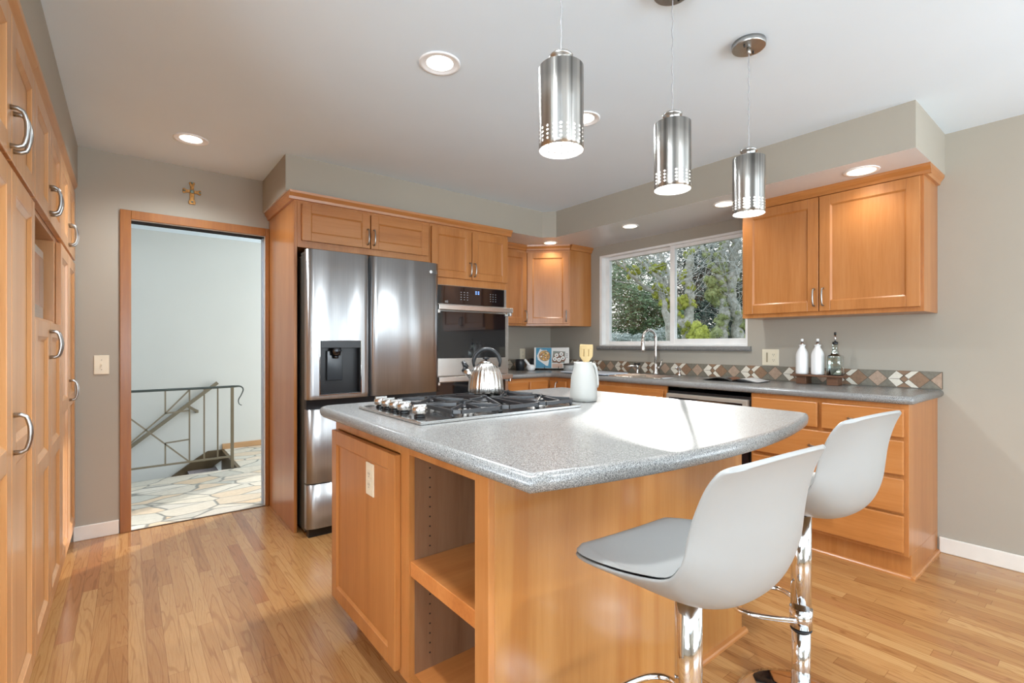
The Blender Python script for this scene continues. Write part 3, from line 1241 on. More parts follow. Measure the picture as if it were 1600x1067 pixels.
# sink
sk = thing('kitchen_sink', 'stainless drop-in double sink set in the counter under the window', 'sink', (3.32, 2.56, 0.934))
b = MB()
outer = rounded_rect(SX0 - 0.022, SX1 + 0.022, SY0 - 0.022, SY1 + 0.022, 0.06)
inner = rounded_rect(SX0 + 0.012, SX1 - 0.012, SY0 + 0.012, SY1 - 0.012, 0.045)
low = rounded_rect(SX0 + 0.02, SX1 - 0.02, SY0 + 0.02, SY1 - 0.02, 0.045)
R0 = [b.v((p[0], p[1], 0.9345)) for p in outer]
R1 = [b.v((p[0], p[1], 0.940)) for p in offset_poly([Vector(q) for q in outer], 0.004)]
R2 = [b.v((p[0], p[1], 0.938)) for p in inner]
R3 = [b.v((p[0], p[1], 0.76)) for p in low]
for X, Y in ((R0, R1), (R1, R2), (R2, R3)):
    for i in range(len(X)):
        b.f([X[i], X[(i + 1) % len(X)], Y[(i + 1) % len(X)], Y[i]], 0, True)
b.f(R3)
b.box((SX0 + 0.016, 2.545, 0.765), (SX1 - 0.016, 2.575, 0.930))
b.build('basin', STEEL, sk, recalc=False)
for y in (2.37, 2.74):
    MB().lathe([(0.042, 0.7605), (0.040, 0.764), (0.02, 0.763)], (3.32, y, 0), 20).build('drain', CHROME, sk)

# faucet
fa = thing('kitchen_faucet', 'tall gooseneck pull-down faucet behind the sink', 'faucet', (3.56, 2.50, 0.934))
fx, fy = 3.56, 2.50
b = MB()
b.lathe([(0.027, 0.935), (0.026, 0.95), (0.019, 0.965), (0.017, 1.02), (0.0155, 1.03)], (fx, fy, 0), 20)
pts = [(fx, fy, 1.02), (fx, fy, 1.10), (fx, fy, 1.20), (fx, fy, 1.245)]
for k in range(1, 11):
    a = math.pi * k / 11
    pts.append((fx - 0.072 + 0.072 * math.cos(a), fy + 0.0 + 0.012 * (1 - math.cos(a)), 1.245 + 0.072 * math.sin(a)))
pts.append((fx - 0.144, fy + 0.024, 1.24))
b.tube(pts, 0.0115, 14)
b.build('spout', STEEL, fa)
b = MB()
b.tube([(fx - 0.144, fy + 0.024, 1.245), (fx - 0.146, fy + 0.024, 1.20), (fx - 0.148, fy + 0.024, 1.15), (fx - 0.148, fy + 0.024, 1.135)], [0.013, 0.0155, 0.019, 0.018], 16)
b.build('spray_head', STEEL, fa)
b = MB()
b.tube([(fx, fy, 0.995), (fx - 0.01, fy - 0.05, 0.995)], 0.0115, 12)
b.tube([(fx - 0.01, fy - 0.045, 0.995), (fx - 0.01, fy - 0.055, 1.02), (fx + 0.005, fy - 0.062, 1.065)], [0.006, 0.005, 0.004], 10)
b.build('lever', STEEL, fa)

b = MB()
b.lathe([(0.019, 0.935), (0.016, 0.945), (0.012, 0.96), (0.012, 0.985), (0.017, 0.99), (0.017, 1.012)], (3.57, 2.70, 0), 18)
b.tube([(3.57, 2.70, 1.0), (3.53, 2.735, 1.004), (3.50, 2.76, 0.995)], [0.012, 0.009, 0.007], 12)
sd_ = thing('water_dispenser_tap', 'small filtered water tap with a black knob, left of the tall faucet', 'tap', (3.57, 2.70, 0.934))
b.build('spout', STEEL, sd_)
b = MB()
b.box((3.555, 2.675, 1.012), (3.585, 2.725, 1.028))
b.build('knob', BLACK, sd_, bevel=0.004)
sd_ = thing('soap_dispenser', 'small chrome soap pump on the counter right of the tall faucet', 'soap dispenser', (3.56, 2.27, 0.934))
b = MB()
b.lathe([(0.018, 0.935), (0.015, 0.945), (0.011, 0.95), (0.0115, 0.985)], (3.56, 2.27, 0), 16)
b.build('base', CHROME, sd_)
b = MB()
b.tube([(3.56, 2.27, 0.985), (3.56, 2.27, 1.0), (3.545, 2.275, 1.006), (3.515, 2.28, 1.0)], [0.006, 0.007, 0.006, 0.004], 10)
b.build('pump', CHROME, sd_)

# ------------------------------------------------------------------ tile backsplash
ts = MB()
TZ0, TZ1 = 0.936, 1.036
tz, hh = (TZ0 + TZ1) / 2, (TZ1 - TZ0) / 2


def tiles(mb, put, s0, s1, first):
    """strip of diamonds and small rhombs; put(s, z) gives the point"""
    def poly(pts, mat, g=0.0016):
        cx = sum(p[0] for p in pts) / len(pts)
        cz = sum(p[1] for p in pts) / len(pts)
        q = []
        for (a, c) in pts:
            dx, dz_ = cx - a, cz - c
            L = math.hypot(dx, dz_)
            q.append((a + dx / L * g * 1.3, c + dz_ / L * g * 1.3))
        # clip to the strip ends
        def clip(q, lim, sign):
            out = []
            for i in range(len(q)):
                a, b_ = q[i], q[(i + 1) % len(q)]
                ia, ib = sign * (a[0] - lim) >= 0, sign * (b_[0] - lim) >= 0
                if ia:
                    out.append(a)
                if ia != ib:
                    t = (lim - a[0]) / (b_[0] - a[0])
                    out.append((lim, a[1] + t * (b_[1] - a[1])))
            return out
        q = clip(q, s0, 1)
        if len(q) > 2:
            q = clip(q, s1, -1)
        if len(q) > 2:
            mb.f([mb.v(put(a, c, 0.0015)) for a, c in q], mat)
    P_, hw = 0.305, 0.0508
    k = -1
    while first + k * P_ < s1 + P_:
        c = first + k * P_
        T, B2, Z = tz + hh, tz - hh, tz
        # brown diamond at c, beige diamond at c-0.1016, cluster centred at c+0.1016
        poly([(c - hw, Z), (c, B2), (c + hw, Z), (c, T)], 2)
        b0 = c - 2 * hw
        poly([(b0 - hw, Z), (b0, B2), (b0 + hw, Z), (b0, T)], 3)
        poly([(b0, T), (c - hw, Z), (c, T)], 1)
        poly([(b0, B2), (c - hw, Z), (c, B2)], 1)
        g0 = c + hw
        g1 = c + P_ - 3 * hw                # left tip of the next beige
        nb = c + P_ - 2 * hw
        for sg in (1, -1):
            E_ = Z + sg * hh
            poly([(g0, Z), (c, E_), (c + 0.036, E_), (g0 + 0.020, Z + sg * 0.020)], 4)
            poly([(g1, Z), (g1 - 0.044, E_), (g0 + 0.023, Z + sg * 0.023), (g0 + 0.042, Z)], 4)
            poly([(c + 0.036, E_), (g1 - 0.044, E_), (g0 + 0.0215, Z + sg * 0.0215)], 2)
            poly([(g1, Z), (nb, E_), (g1 - 0.044, E_)], 1)
        poly([(g0, Z), (g0 + 0.020, Z + 0.020), (g0 + 0.041, Z), (g0 + 0.020, Z - 0.020)], 2)
        k += 1


ts.box((XW - 0.009, 0.645, TZ0), (XW - 0.0005, YW - 0.001, TZ1))
ts.box((2.537, YW - 0.009, TZ0), (XW - 0.009, YW - 0.0005, TZ1))
tiles(ts, lambda s, z, o: (XW - 0.009 - o, s, z), 0.647, YW - 0.012, 0.749)
tiles(ts, lambda s, z, o: (s, YW - 0.009 - o, z), 2.54, XW - 0.012, 2.68)
tsb = ts.build('tile_backsplash', [T_GROUT, T_SLATE, T_BROWN, T_BEIGE, T_CREAM], recalc=False)
tag(tsb, 'low backsplash of slate, brown and cream diamond tiles behind the counter', 'backsplash')

# ------------------------------------------------------------------ island
il = thing('kitchen_island', 'maple kitchen island base with an open shelf bay and a panelled end door', 'kitchen island', (1.35, 1.55, 0))
IX0, IX1, IY0, IY1 = 0.705, 2.00, 0.985, 2.115
b = MB()
# carcass boards, hollow behind the shelf bay
SB0, SB1 = 1.045, 1.42                # shelf bay in Y
b.box((IX0 + 0.02, SB1 + 0.02, 0.11), (IX1 - 0.02, IY1, 0.892))
b.box((1.20, IY0 + 0.02, 0.11), (IX1 - 0.02, SB1 + 0.02, 0.892))
b.box((IX0 + 0.07, IY0 + 0.04, 0.0), (IX1 - 0.05, IY1 - 0.06, 0.11))
b.build('body', WV, il)
b = MB()                              # face frame on the aisle side
for (y0, y1, z0, z1) in ((IY0, SB0, 0.105, 0.892), (SB1, SB1 + 0.065, 0.105, 0.892), (SB1 + 0.065, IY1, 0.835, 0.892), (IY1 - 0.03, IY1, 0.105, 0.835),
                         (SB0, SB1, 0.842, 0.892), (SB0, SB1, 0.105, 0.13)):
    b.box((IX0, y0, z0), (IX0 + 0.02, y1, z1))
b.build('face_frame', WV, il, bevel=0.001)
b = MB()                              # bay lining
b.box((IX0 + 0.02, SB1, 0.13), (1.20, SB1 + 0.02, 0.892))
b.box((IX0 + 0.02, IY0 + 0.02, 0.13), (1.20, SB0, 0.892))
b.box((1.185, SB0, 0.13), (1.20, SB1, 0.892))
b.box((IX0 + 0.02, SB0, 0.865), (1.185, SB1, 0.892))
b.build('bay_lining', INNER, il)
b = MB()
b.box((IX0 + 0.02, SB0, 0.112), (1.185, SB1, 0.13))
b.build('bay_floor', SHELFW, il)
b = MB()
b.box((IX0 + 0.004, SB0 + 0.001, 0.452), (1.184, SB1 - 0.001, 0.500))
b.build('shelf', SHELFW, il, bevel=0.002)
b = MB()
for x in (IX0 + 0.075, 1.13):
    for k in range(21):
        z = 0.18 + k * 0.032
        if abs(z - 0.476) < 0.03:
            continue
        b.lathe([(0.0028, SB1 - 0.0009), (0.0028, SB1 + 0.001)], (x, 0, z), 8, axis='y')
b.build('shelf_pin_hole', SLOT, il)['kind'] = 'stuff'
b = MB()                              # plywood panel towards the stools
b.box((IX0 + 0.02, IY0, 0.0), (IX1, IY0 + 0.02, 0.892))
b.build('end_panel', PANEL, il, bevel=0.001)
b = MB()
b.box((IX0, IY0, 0.0), (IX0 + 0.02, IY0 + 0.0205, 0.105))
b.build('corner_foot', WV, il)
b = MB()
b.box((IX1 - 0.02, IY0 + 0.02, 0.0), (IX1, IY1, 0.892))
b.build('side_panel', WV, il)
b = MB()
b.extrude([(IX0 + 0.02, IY0 - a, c) for a, c in qr], (IX1 - IX0 - 0.0, 0, 0))
b.extrude([(IX1 + a, IY0, c) for a, c in qr], (0, IY1 - IY0 - 0.02, 0))
b.build('quarter_round', WX, il)
M = frame((IX0, 0, 0), (-1, 0))
isd = shaker(il, M, -2.100, -1.478, 0.125, 0.832, 0.001, stile=0.055, t=0.022)

poly = [(0.625, 0.735)]
# bowed front edge
cx, half = 1.32, 0.70
n = 22
R = 2.60
for k in range(1, n):
    x = 0.625 + (2.02 - 0.625) * k / n
    yy = 0.735 - (math.sqrt(R * R - (x - 1.3225) ** 2) - math.sqrt(R * R - 0.6975 ** 2))
    poly.append((x, yy))
poly += [(2.035, 0.745), (2.048, 0.765), (2.052, 0.80), (2.09, 2.12), (2.075, 2.14), (0.70, 2.14), (0.66, 2.13), (0.632, 2.10), (0.625, 2.06)]
ict = countertop('island_countertop', poly)
tag(ict, 'grey speckled island countertop with a bowed front edge', 'countertop')


def duplex(name, label, M, u, w, wid=0.072, hgt=0.118, kinds=('outlet',), v=0.0, cat='outlet'):
    t = thing(name, label, cat, (M @ Vector((u, v, w)))[:])
    b = MB(M)
    b.box((u - wid / 2, v + 0.0003, w - hgt / 2), (u + wid / 2, v + 0.006, w + hgt / 2))
    b.build('cover_plate', IVORY, t, bevel=0.003)
    n = len(kinds)
    for i, k in enumerate(kinds):
        uc = u + (i - (n - 1) / 2) * 0.046
        if k == 'outlet':
            for s in (-1, 1):
                b = MB(M)
                b.lathe([(0.0165, v + 0.006), (0.0165, v + 0.0085)], (uc, 0, w + s * 0.0195), 20, axis='y', squash=3)
                r_ = b.build('receptacle', IVORY, t)
                b = MB(M)
                b.box((uc - 0.0065, v + 0.0085, w + s * 0.0195 - 0.002), (uc - 0.0045, v + 0.0088, w + s * 0.0195 + 0.007))
                b.box((uc + 0.0045, v + 0.0085, w + s * 0.0195 - 0.002), (uc + 0.0065, v + 0.0088, w + s * 0.0195 + 0.006))
                b.lathe([(0.0022, v + 0.0085), (0.0022, v + 0.0088)], (uc, 0, w + s * 0.0195 - 0.008), 8, axis='y')
                b.build('slot', SLOT, r_)
        elif k == 'toggle':
            b = MB(M)
            b.box((uc - 0.005, v + 0.006, w - 0.012), (uc + 0.005, v + 0.0075, w + 0.012))
            b.box((uc - 0.0035, v + 0.0075, w - 0.002), (uc + 0.0035, v + 0.017, w + 0.008))
            b.build('toggle', IVORY, t, bevel=0.001)
            for s in (-1, 1):
                b = MB(M)
                b.lathe([(0.003, v + 0.006), (0.003, v + 0.0068)], (uc, 0, w + s * 0.03), 10, axis='y')
                b.build('screw', plain('plate_screw', (150, 140, 120), 0.4), t)
        else:
            b = MB(M)
            b.box((uc - 0.005, v + 0.006, w - 0.035), (uc + 0.005, v + 0.008, w + 0.035))
            b.build('switch_insert', plain('insert_tan', (150, 138, 112), 0.5), t, bevel=0.001)
    return t


duplex('wall_outlet', 'ivory duplex outlet set in the door of the island', M, -1.70, 0.705, v=0.0125, kinds=('outlet',), wid=0.07)
MB_ = frame((XW, 0, 0), (-1, 0))
duplex('wall_outlet', 'double width ivory outlet plate on the wall right of the window', MB_, -1.598, 1.10, wid=0.118, kinds=('switch', 'outlet'))
MA_ = frame((0, YW, 0), (0, -1))
duplex('wall_outlet', 'ivory outlet above the dark mugs, between oven cabinet and corner', MA_, 3.27, 1.092)
duplex('light_switch', 'ivory toggle light switch plate left of the doorway', MA_, -0.129, 1.068, kinds=('toggle',), wid=0.074, cat='switch')

# ------------------------------------------------------------------ cooktop
CX0, CX1, CY0, CY1 = 0.735, 1.475, 1.40, 1.93
ck = thing('gas_cooktop', 'stainless gas cooktop with black cast iron grates set in the island', 'cooktop', (1.1, 1.66, 0.934))
b = MB()
b.box((CX0 + 0.008, CY0 + 0.008, 0.935), (CX1 - 0.008, CY1 - 0.008, 0.9415))
b.box((CX0, CY0, 0.9345), (CX1, CY0 + 0.012, 0.945))
b.box((CX0, CY1 - 0.012, 0.9345), (CX1, CY1, 0.945))
b.box((CX0, CY0 + 0.012, 0.9345), (CX0 + 0.012, CY1 - 0.012, 0.945))
b.box((CX1 - 0.012, CY0 + 0.012, 0.9345), (CX1, CY1 - 0.012, 0.945))
b.build('top_plate', steel('cooktop_stainless', (205, 204, 202), 0.17, 0), ck, bevel=0.0015)
for y in (1.86, 1.79, 1.72, 1.65, 1.53):
    b = MB()
    x = 0.80
    b.lathe([(0.020, 0.9415), (0.020, 0.948), (0.013, 0.950), (0.013, 0.954)], (x, y, 0), 20)
    kb = b.build('knob_stem', BLACK, ck)
    b = MB()
    b.lathe([(0.020, 0.952), (0.027, 0.956), (0.027, 0.972), (0.024, 0.978), (0.014, 0.981)], (x, y, 0), 22)
    b.box((x - 0.024, y - 0.004, 0.976), (x + 0.024, y + 0.004, 0.985))
    b.build('knob', STEEL if y > 1.6 else STEEL, kb)
BX = [(1.00, 1.79, 0.042), (1.00, 1.54, 0.036), (1.18, 1.665, 0.052), (1.35, 1.79, 0.036), (1.35, 1.54, 0.042)]
for (x, y, r) in BX:
    b = MB()
    b.lathe([(r * 1.25, 0.9415), (r * 1.2, 0.944), (r, 0.947), (r, 0.958)], (x, y, 0), 28)
    bu = b.build('burner', STEEL, ck)
    b = MB()
    b.lathe([(r * 0.9, 0.958), (r * 0.92, 0.962), (r * 0.8, 0.966), (r * 0.3, 0.967)], (x, y, 0), 28)
    b.build('burner_cap', IRON, bu)
GZ = 0.972
grs = [(0.885, 1.088), (1.096, 1.272), (1.280, 1.465)]
for gi, (x0, x1) in enumerate(grs):
    b = MB()
    y0, y1 = 1.425, 1.905
    r = 0.0065

    def bar(p, q, rr=r):
        d = (Vector(q) - Vector(p)).normalized()
        side = Vector((-d.y, d.x, 0)) * rr
        b.extrude([Vector(p) - side + Vector((0, 0, -0.010)), Vector(p) + side + Vector((0, 0, -0.010)), Vector(p) + side * 0.7 + Vector((0, 0, 0.004)), Vector(p) - side * 0.7 + Vector((0, 0, 0.004))], Vector(q) - Vector(p))
    bar((x0 + 0.02, y0, GZ - 0.008), (x1 - 0.02, y0, GZ - 0.008))
    bar((x0 + 0.02, y1, GZ - 0.008), (x1 - 0.02, y1, GZ - 0.008))
    bar((x0, y0 + 0.02, GZ - 0.008), (x0, y1 - 0.02, GZ - 0.008))
    bar((x1, y0 + 0.02, GZ - 0.008), (x1, y1 - 0.02, GZ - 0.008))
    for (p, q) in (((x0, y0 + 0.02), (x0 + 0.02, y0)), ((x1, y0 + 0.02), (x1 - 0.02, y0)), ((x0, y1 - 0.02), (x0 + 0.02, y1)), ((x1, y1 - 0.02), (x1 - 0.02, y1))):
        bar(p + (GZ - 0.008,), q + (GZ - 0.008,))
    xm = (x0 + x1) / 2
    if gi != 1:
        bar((x0, 1.665, GZ - 0.006), (x1, 1.665, GZ - 0.006))
        cs_ = [1.79, 1.54]
    else:
        cs_ = [1.665]
    for cy in cs_:
        reach = 0.024
        for k in range(4 if gi != 1 else 6):
            a = math.pi / 4 + k * math.pi / 2 if gi != 1 else k * math.pi / 3
            ex = xm + math.cos(a) * reach
            ey = cy + math.sin(a) * reach
            # outer end on the frame
            ox = x0 if math.cos(a) < -0.3 else (x1 if math.cos(a) > 0.3 else xm)
            lim0, lim1 = (1.665, y1) if cy > 1.7 else ((y0, 1.665) if cy < 1.6 else (y0, y1))
            oy = lim0 + 0.03 if math.sin(a) < -0.3 else (lim1 - 0.03 if math.sin(a) > 0.3 else cy)
            bar((ox, oy, GZ - 0.004), (ex, ey, GZ + 0.001), 0.0055)
        bar((xm, y0 if cy < 1.6 or gi == 1 else 1.665, GZ - 0.006), (xm, cy - reach, GZ + 0.001), 0.0055)
        bar((xm, y1 if cy > 1.6 or gi == 1 else 1.665, GZ - 0.006), (xm, cy + reach, GZ + 0.001), 0.0055)
    for (fx_, fy_) in ((x0, y0 + 0.03), (x1, y0 + 0.03), (x0, y1 - 0.03), (x1, y1 - 0.03)):
        sgn = 1 if fy_ > 1.6 else -1
        b.tube([(fx_, fy_, GZ - 0.012), (fx_, fy_ + 0.003 * sgn, GZ - 0.02), (fx_, fy_ + 0.008 * sgn, 0.942)], [0.0075, 0.007, 0.006], 8)
    b.build('grate', IRON, ck, bevel=0.0012)

# kettle
kp = (1.275, 1.80, GZ + 0.005)
kt = thing('kettle', 'fluted stainless kettle with a black arched handle, standing on the cooktop', 'kettle', kp)
b = MB(Matrix.Translation(kp))
b.lathe([(0.070, 0.0), (0.079, 0.002), (0.081, 0.008), (0.0805, 0.03), (0.0775, 0.055), (0.072, 0.078), (0.064, 0.099), (0.052, 0.119), (0.036, 0.133), (0.02, 0.139)], n=120, flute=24, famp=0.035)
kbody = b.build('body', KETTLEM, kt)
b = MB(Matrix.Translation(kp))
b.lathe([(0.030, 0.1355), (0.028, 0.141), (0.012, 0.144)], n=24)
lid = b.build('lid', KETTLEM, kt)
b = MB(Matrix.Translation(kp))
b.lathe([(0.006, 0.143), (0.006, 0.149), (0.015, 0.151), (0.016, 0.156), (0.010, 0.161)], n=20)
b.build('lid_knob', BLACK, lid)
ang = math.radians(141.6)   # spout points to the left of the viewer
dxk, dyk = math.cos(ang), math.sin(ang)
b = MB(Matrix.Translation(kp))
b.tube([(dxk * 0.058, dyk * 0.058, 0.075), (dxk * 0.078, dyk * 0.078, 0.088), (dxk * 0.094, dyk * 0.094, 0.102)], [0.021, 0.018, 0.016], 16)
b.build('spout', KETTLEM, kt)
b = MB(Matrix.Translation(kp))
b.tube([(dxk * 0.092, dyk * 0.092, 0.100), (dxk * 0.102, dyk * 0.102, 0.110)], [0.016, 0.015], 16)
b.tube([(dxk * 0.088, dyk * 0.088, 0.112), (dxk * 0.106, dyk * 0.106, 0.142)], [0.014, 0.008], 12)
b.build('whistle', BLACK, kt)
b = MB(Matrix.Translation(kp))
pts = []
for k in range(17):
    a = math.radians(-18 + 216 * k / 16)
    pts.append((-dxk * math.cos(a) * 0.060 - dxk * 0.004, -dyk * math.cos(a) * 0.060 - dyk * 0.004, 0.135 + 0.062 * math.sin(a)))
b.tube(pts, [0.006] * 2 + [0.0095] * 13 + [0.006] * 2, 12)
b.build('handle', BLACK, kt)

# utensil pitcher
hp = (1.648, 1.547, 0.9345)
ut = thing('utensil_pitcher', 'matte white ceramic pitcher holding wooden spatulas, beside the cooktop', 'pitcher', hp)
MH = Matrix.Translation(hp)
b = MB(MH)
prof = [(0.055, 0.0), (0.0605, 0.003), (0.0615, 0.02), (0.061, 0.06), (0.0575, 0.11), (0.047, 0.15), (0.0385, 0.172), (0.0375, 0.180), (0.034, 0.180), (0.035, 0.168), (0.043, 0.15), (0.053, 0.11), (0.056, 0.05), (0.056, 0.012)]
b.lathe(prof, n=48)
ob = b.build('body', CERAM, ut)
# pull the rim out into a small lip on the viewer's left
for vtx in ob.data.vertices:
    if vtx.co.z > 0.15:
        dl_ = Vector((-0.784, 0.621, 0))
        a = Vector((vtx.co.x, vtx.co.y, 0))
        if a.length > 1e-5 and a.normalized().dot(dl_) > 0.75:
            vtx.co += dl_ * (vtx.co.z - 0.15) * 0.25
b = MB(MH)
rg = Vector((0.784, -0.621, 0))
pts = []
for (o_, z) in ((0.036, 0.170), (0.048, 0.166), (0.056, 0.150), (0.060, 0.125), (0.063, 0.10), (0.064, 0.078), (0.058, 0.064)):
    pts.append(tuple(rg * o_ + Vector((0, 0, z))))
b.tube(pts, [0.007, 0.0075, 0.0075, 0.007, 0.007, 0.0075, 0.009], 12)
b.build('handle', CERAM, ut)


def spatula(label, base, lean, yaw, slots, wid=0.030, hgt=0.085, total=0.24):
    t = thing('spatula', label, 'spatula', base, 0)
    t.rotation_euler = (lean[0], lean[1], yaw)
    refresh(t)
    Mw = world_of(t)
    b = MB(Mw)
    b.tube([(0, 0, 0.0), (0, 0, total - hgt + 0.01)], [0.005, 0.006], 10)
    b.build('handle', SPOONW, t)
    b = MB(Mw)
    z0, z1 = total - hgt, total
    t2 = 0.0025
    cols = []
    if slots:
        xs = [(-1.0, -0.42), (-0.28, 0.28), (0.42, 1.0)]
        for (a, c) in xs:
            b.extrude([(a * wid, -t2, z0 + 0.03), (c * wid, -t2, z0 + 0.03), (c * wid * 1.03, -t2, z1 - 0.022), (a * wid * 1.03, -t2, z1 - 0.022)], (0, 2 * t2, 0))
        b.extrude([(-0.30 * wid, -t2, z0), (0.30 * wid, -t2, z0), (wid, -t2, z0 + 0.03), (-wid, -t2, z0 + 0.03)], (0, 2 * t2, 0))
        b.extrude([(-wid * 1.03, -t2, z1 - 0.022), (wid * 1.03, -t2, z1 - 0.022), (wid, -t2, z1), (-wid, -t2, z1 - 0.004)], (0, 2 * t2, 0))
    else:
        b.extrude([(-0.3 * wid, -t2, z0), (0.3 * wid, -t2, z0), (wid, -t2, z0 + 0.03), (wid * 1.05, -t2, z1 - 0.01), (wid * 0.8, -t2, z1), (-wid, -t2, z1)], (0, 2 * t2, 0))
    b.build('blade', SPOONW, t, bevel=0.001)
    return t


spatula('slotted wooden spatula in the white pitcher, the front one', (hp[0] + 0.001, hp[1] - 0.008, 0.950), (math.radians(2), math.radians(1), ), -YAW, True, total=0.245)
spatula('plain wooden spatula standing behind the slotted one in the white pitcher', (hp[0] + 0.012, hp[1] + 0.012, 0.950), (math.radians(-3), math.radians(3), ), -YAW - 0.2, False, total=0.245)

# ------------------------------------------------------------------ bar stools


def shell_point(s, t, off=0.0):
    """s across (-1..1), t along from front lip to top of the back"""
    prof = [(0.205, 0.046, 0.140, 0.000, 0.0), (0.180, 0.044, 0.182, 0.008, 0.0), (0.12, 0.034, 0.208, 0.030, 0.0), (0.04, 0.020, 0.217, 0.058, 0.0), (-0.04, 0.010, 0.220, 0.085, 0.0),
            (-0.11, 0.016, 0.219, 0.098, 0.004), (-0.158, 0.046, 0.216, 0.094, 0.028), (-0.182, 0.100, 0.212, 0.064, 0.044), (-0.192, 0.165, 0.208, 0.030, 0.050), (-0.199, 0.230, 0.205, 0.010, 0.046),
            (-0.212, 0.292, 0.202, 0.0, 0.038), (-0.226, 0.330, 0.192, -0.004, 0.030), (-0.234, 0.345, 0.172, -0.014, 0.024)]
    n = len(prof) - 1
    x = t * n
    i = min(int(x), n - 1)
    f = x - i

    def cr(k):
        g = lambda j: prof[max(0, min(n, j))][k]
        p0, p1, p2, p3 = g(i - 1), g(i), g(i + 1), g(i + 2)
        return 0.5 * ((2 * p1) + (-p0 + p2) * f + (2 * p0 - 5 * p1 + 4 * p2 - p3) * f * f + (-p0 + 3 * p1 - 3 * p2 + p3) * f ** 3)
    y, z, w_, rise, wrap = [cr(k) for k in range(5)]
    e = abs(s) ** 2.4
    return Vector((w_ * s, y + wrap * e, z + rise * e))


def make_stool(label, loc, rz, zseat, group='white bucket bar stools at the island'):
    st = thing('bar_stool', label, 'bar stool', (loc[0], loc[1], 0), rz, group)
    Mw = world_of(st)
    z0 = zseat
    MS = Mw @ Matrix.Translation((0, 0, z0))
    b = MB(MS)
    NS, NTt = 20, 36
    G = [[b.v(shell_point(-1 + 2 * i / NS, j / NTt)) for i in range(NS + 1)] for j in range(NTt + 1)]
    for j in range(NTt):
        for i in range(NS):
            b.f([G[j][i], G[j][i + 1], G[j + 1][i + 1], G[j + 1][i]], 0, True)
    sh = b.build('seat_shell', WHITEP, st, recalc=True)
    # make sure normals point up/forward on the inside
    if sh.data.polygons[NS * 6 + NS // 2].normal.z < 0:
        sh.data.flip_normals()
    m_ = sh.modifiers.new('thickness', 'SOLIDIFY')
    m_.thickness = 0.010
    m_.offset = -1
    m_ = sh.modifiers.new('smooth', 'SUBSURF')
    m_.levels = 1
    m_.render_levels = 1
    b = MB(MS)
    t1 = 0.53
    rows = 18
    pad = []
    for j in range(rows + 1):
        t = 0.008 + (t1 - 0.008) * j / rows
        row = []
        for i in range(NS + 1):
            s_ = (-1 + 2 * i / NS) * 0.98
            p = shell_point(s_, t)
            edge = min(1, (1 - abs(s_)) / 0.12, (j + 0.4) / 2.5, (rows - j + 0.2) / 3.0)
            row.append(b.v(p + Vector((0, 0, -0.004 + 0.018 * math.sqrt(max(0, edge))))))
        pad.append(row)
    for j in range(rows):
        for i in range(NS):
            b.f([pad[j][i], pad[j][i + 1], pad[j + 1][i + 1], pad[j + 1][i]], 0, True)
    b.build('seat_pad', PADM, st, recalc=True)
    b = MB(MS)
    b.box((-0.05, -0.06, 0.006), (0.05, 0.06, 0.018))
    b.lathe([(0.034, -0.012), (0.034, 0.007)], n=24)
    b.build('mounting_plate', plain('black_steel', (38, 38, 40), 0.4, 0.6), st, bevel=0.003)
    b = MB(MS)
    b.tube([(0.03, -0.02, 0.0), (0.12, -0.05, -0.004), (0.19, -0.05, -0.010)], [0.004, 0.004, 0.0045], 10)
    b.build('height_lever', CHROME, st)
    b = MB(Mw)
    b.lathe([(0.030, 0.27), (0.030, z0 - 0.002)], n=32, cap0=True)
    b.build('cover_tube', CHROME, st)
    b = MB(Mw)
    b.lathe([(0.031, 0.264), (0.032, 0.267), (0.031, 0.270)], n=32)
    b.build('collar', RUBBER, st)
    b = MB(Mw)
    b.lathe([(0.0275, 0.03), (0.0275, 0.264)], n=32)
    b.build('column', CHROME, st)
    b = MB(Mw)
    b.lathe([(0.192, 0.0), (0.195, 0.003), (0.194, 0.007), (0.17, 0.013), (0.11, 0.020), (0.06, 0.028), (0.036, 0.036), (0.030, 0.044)], n=64)
    b.build('base', CHROME, st)
    b = MB(Mw)
    pts = [(-0.028, 0.0, 0.30), (-0.075, 0.045, 0.30), (-0.118, 0.10, 0.30), (-0.125, 0.15, 0.30), (-0.09, 0.185, 0.30), (0, 0.20, 0.30), (0.09, 0.185, 0.30), (0.125, 0.15, 0.30), (0.118, 0.10, 0.30), (0.075, 0.045, 0.30), (0.028, 0.0, 0.30)]
    sm = []
    for i in range(len(pts) - 1):
        for k in range(4):
            f = k / 4
            g = lambda j: Vector(pts[max(0, min(len(pts) - 1, j))])
            p0, p1, p2, p3 = g(i - 1), g(i), g(i + 1), g(i + 2)
            sm.append(0.5 * ((2 * p1) + (-p0 + p2) * f + (2 * p0 - 5 * p1 + 4 * p2 - p3) * f * f + (-p0 + 3 * p1 - 3 * p2 + p3) * f ** 3))
    sm.append(Vector(pts[-1]))
    b.tube(sm, 0.0085, 12)
    b.lathe([(0.0335, 0.275), (0.0335, 0.335)], n=32)
    b.build('footrest', CHROME, st)
    return st


make_stool('white bucket bar stool nearest the viewer, its back overlapping the island', (1.00, 0.615), math.radians(-4), 0.652)
make_stool('white bucket bar stool farther off, in front of the drawer cabinet', (1.726, 0.655), math.radians(-6), 0.658)

# ------------------------------------------------------------------ pendant lamps


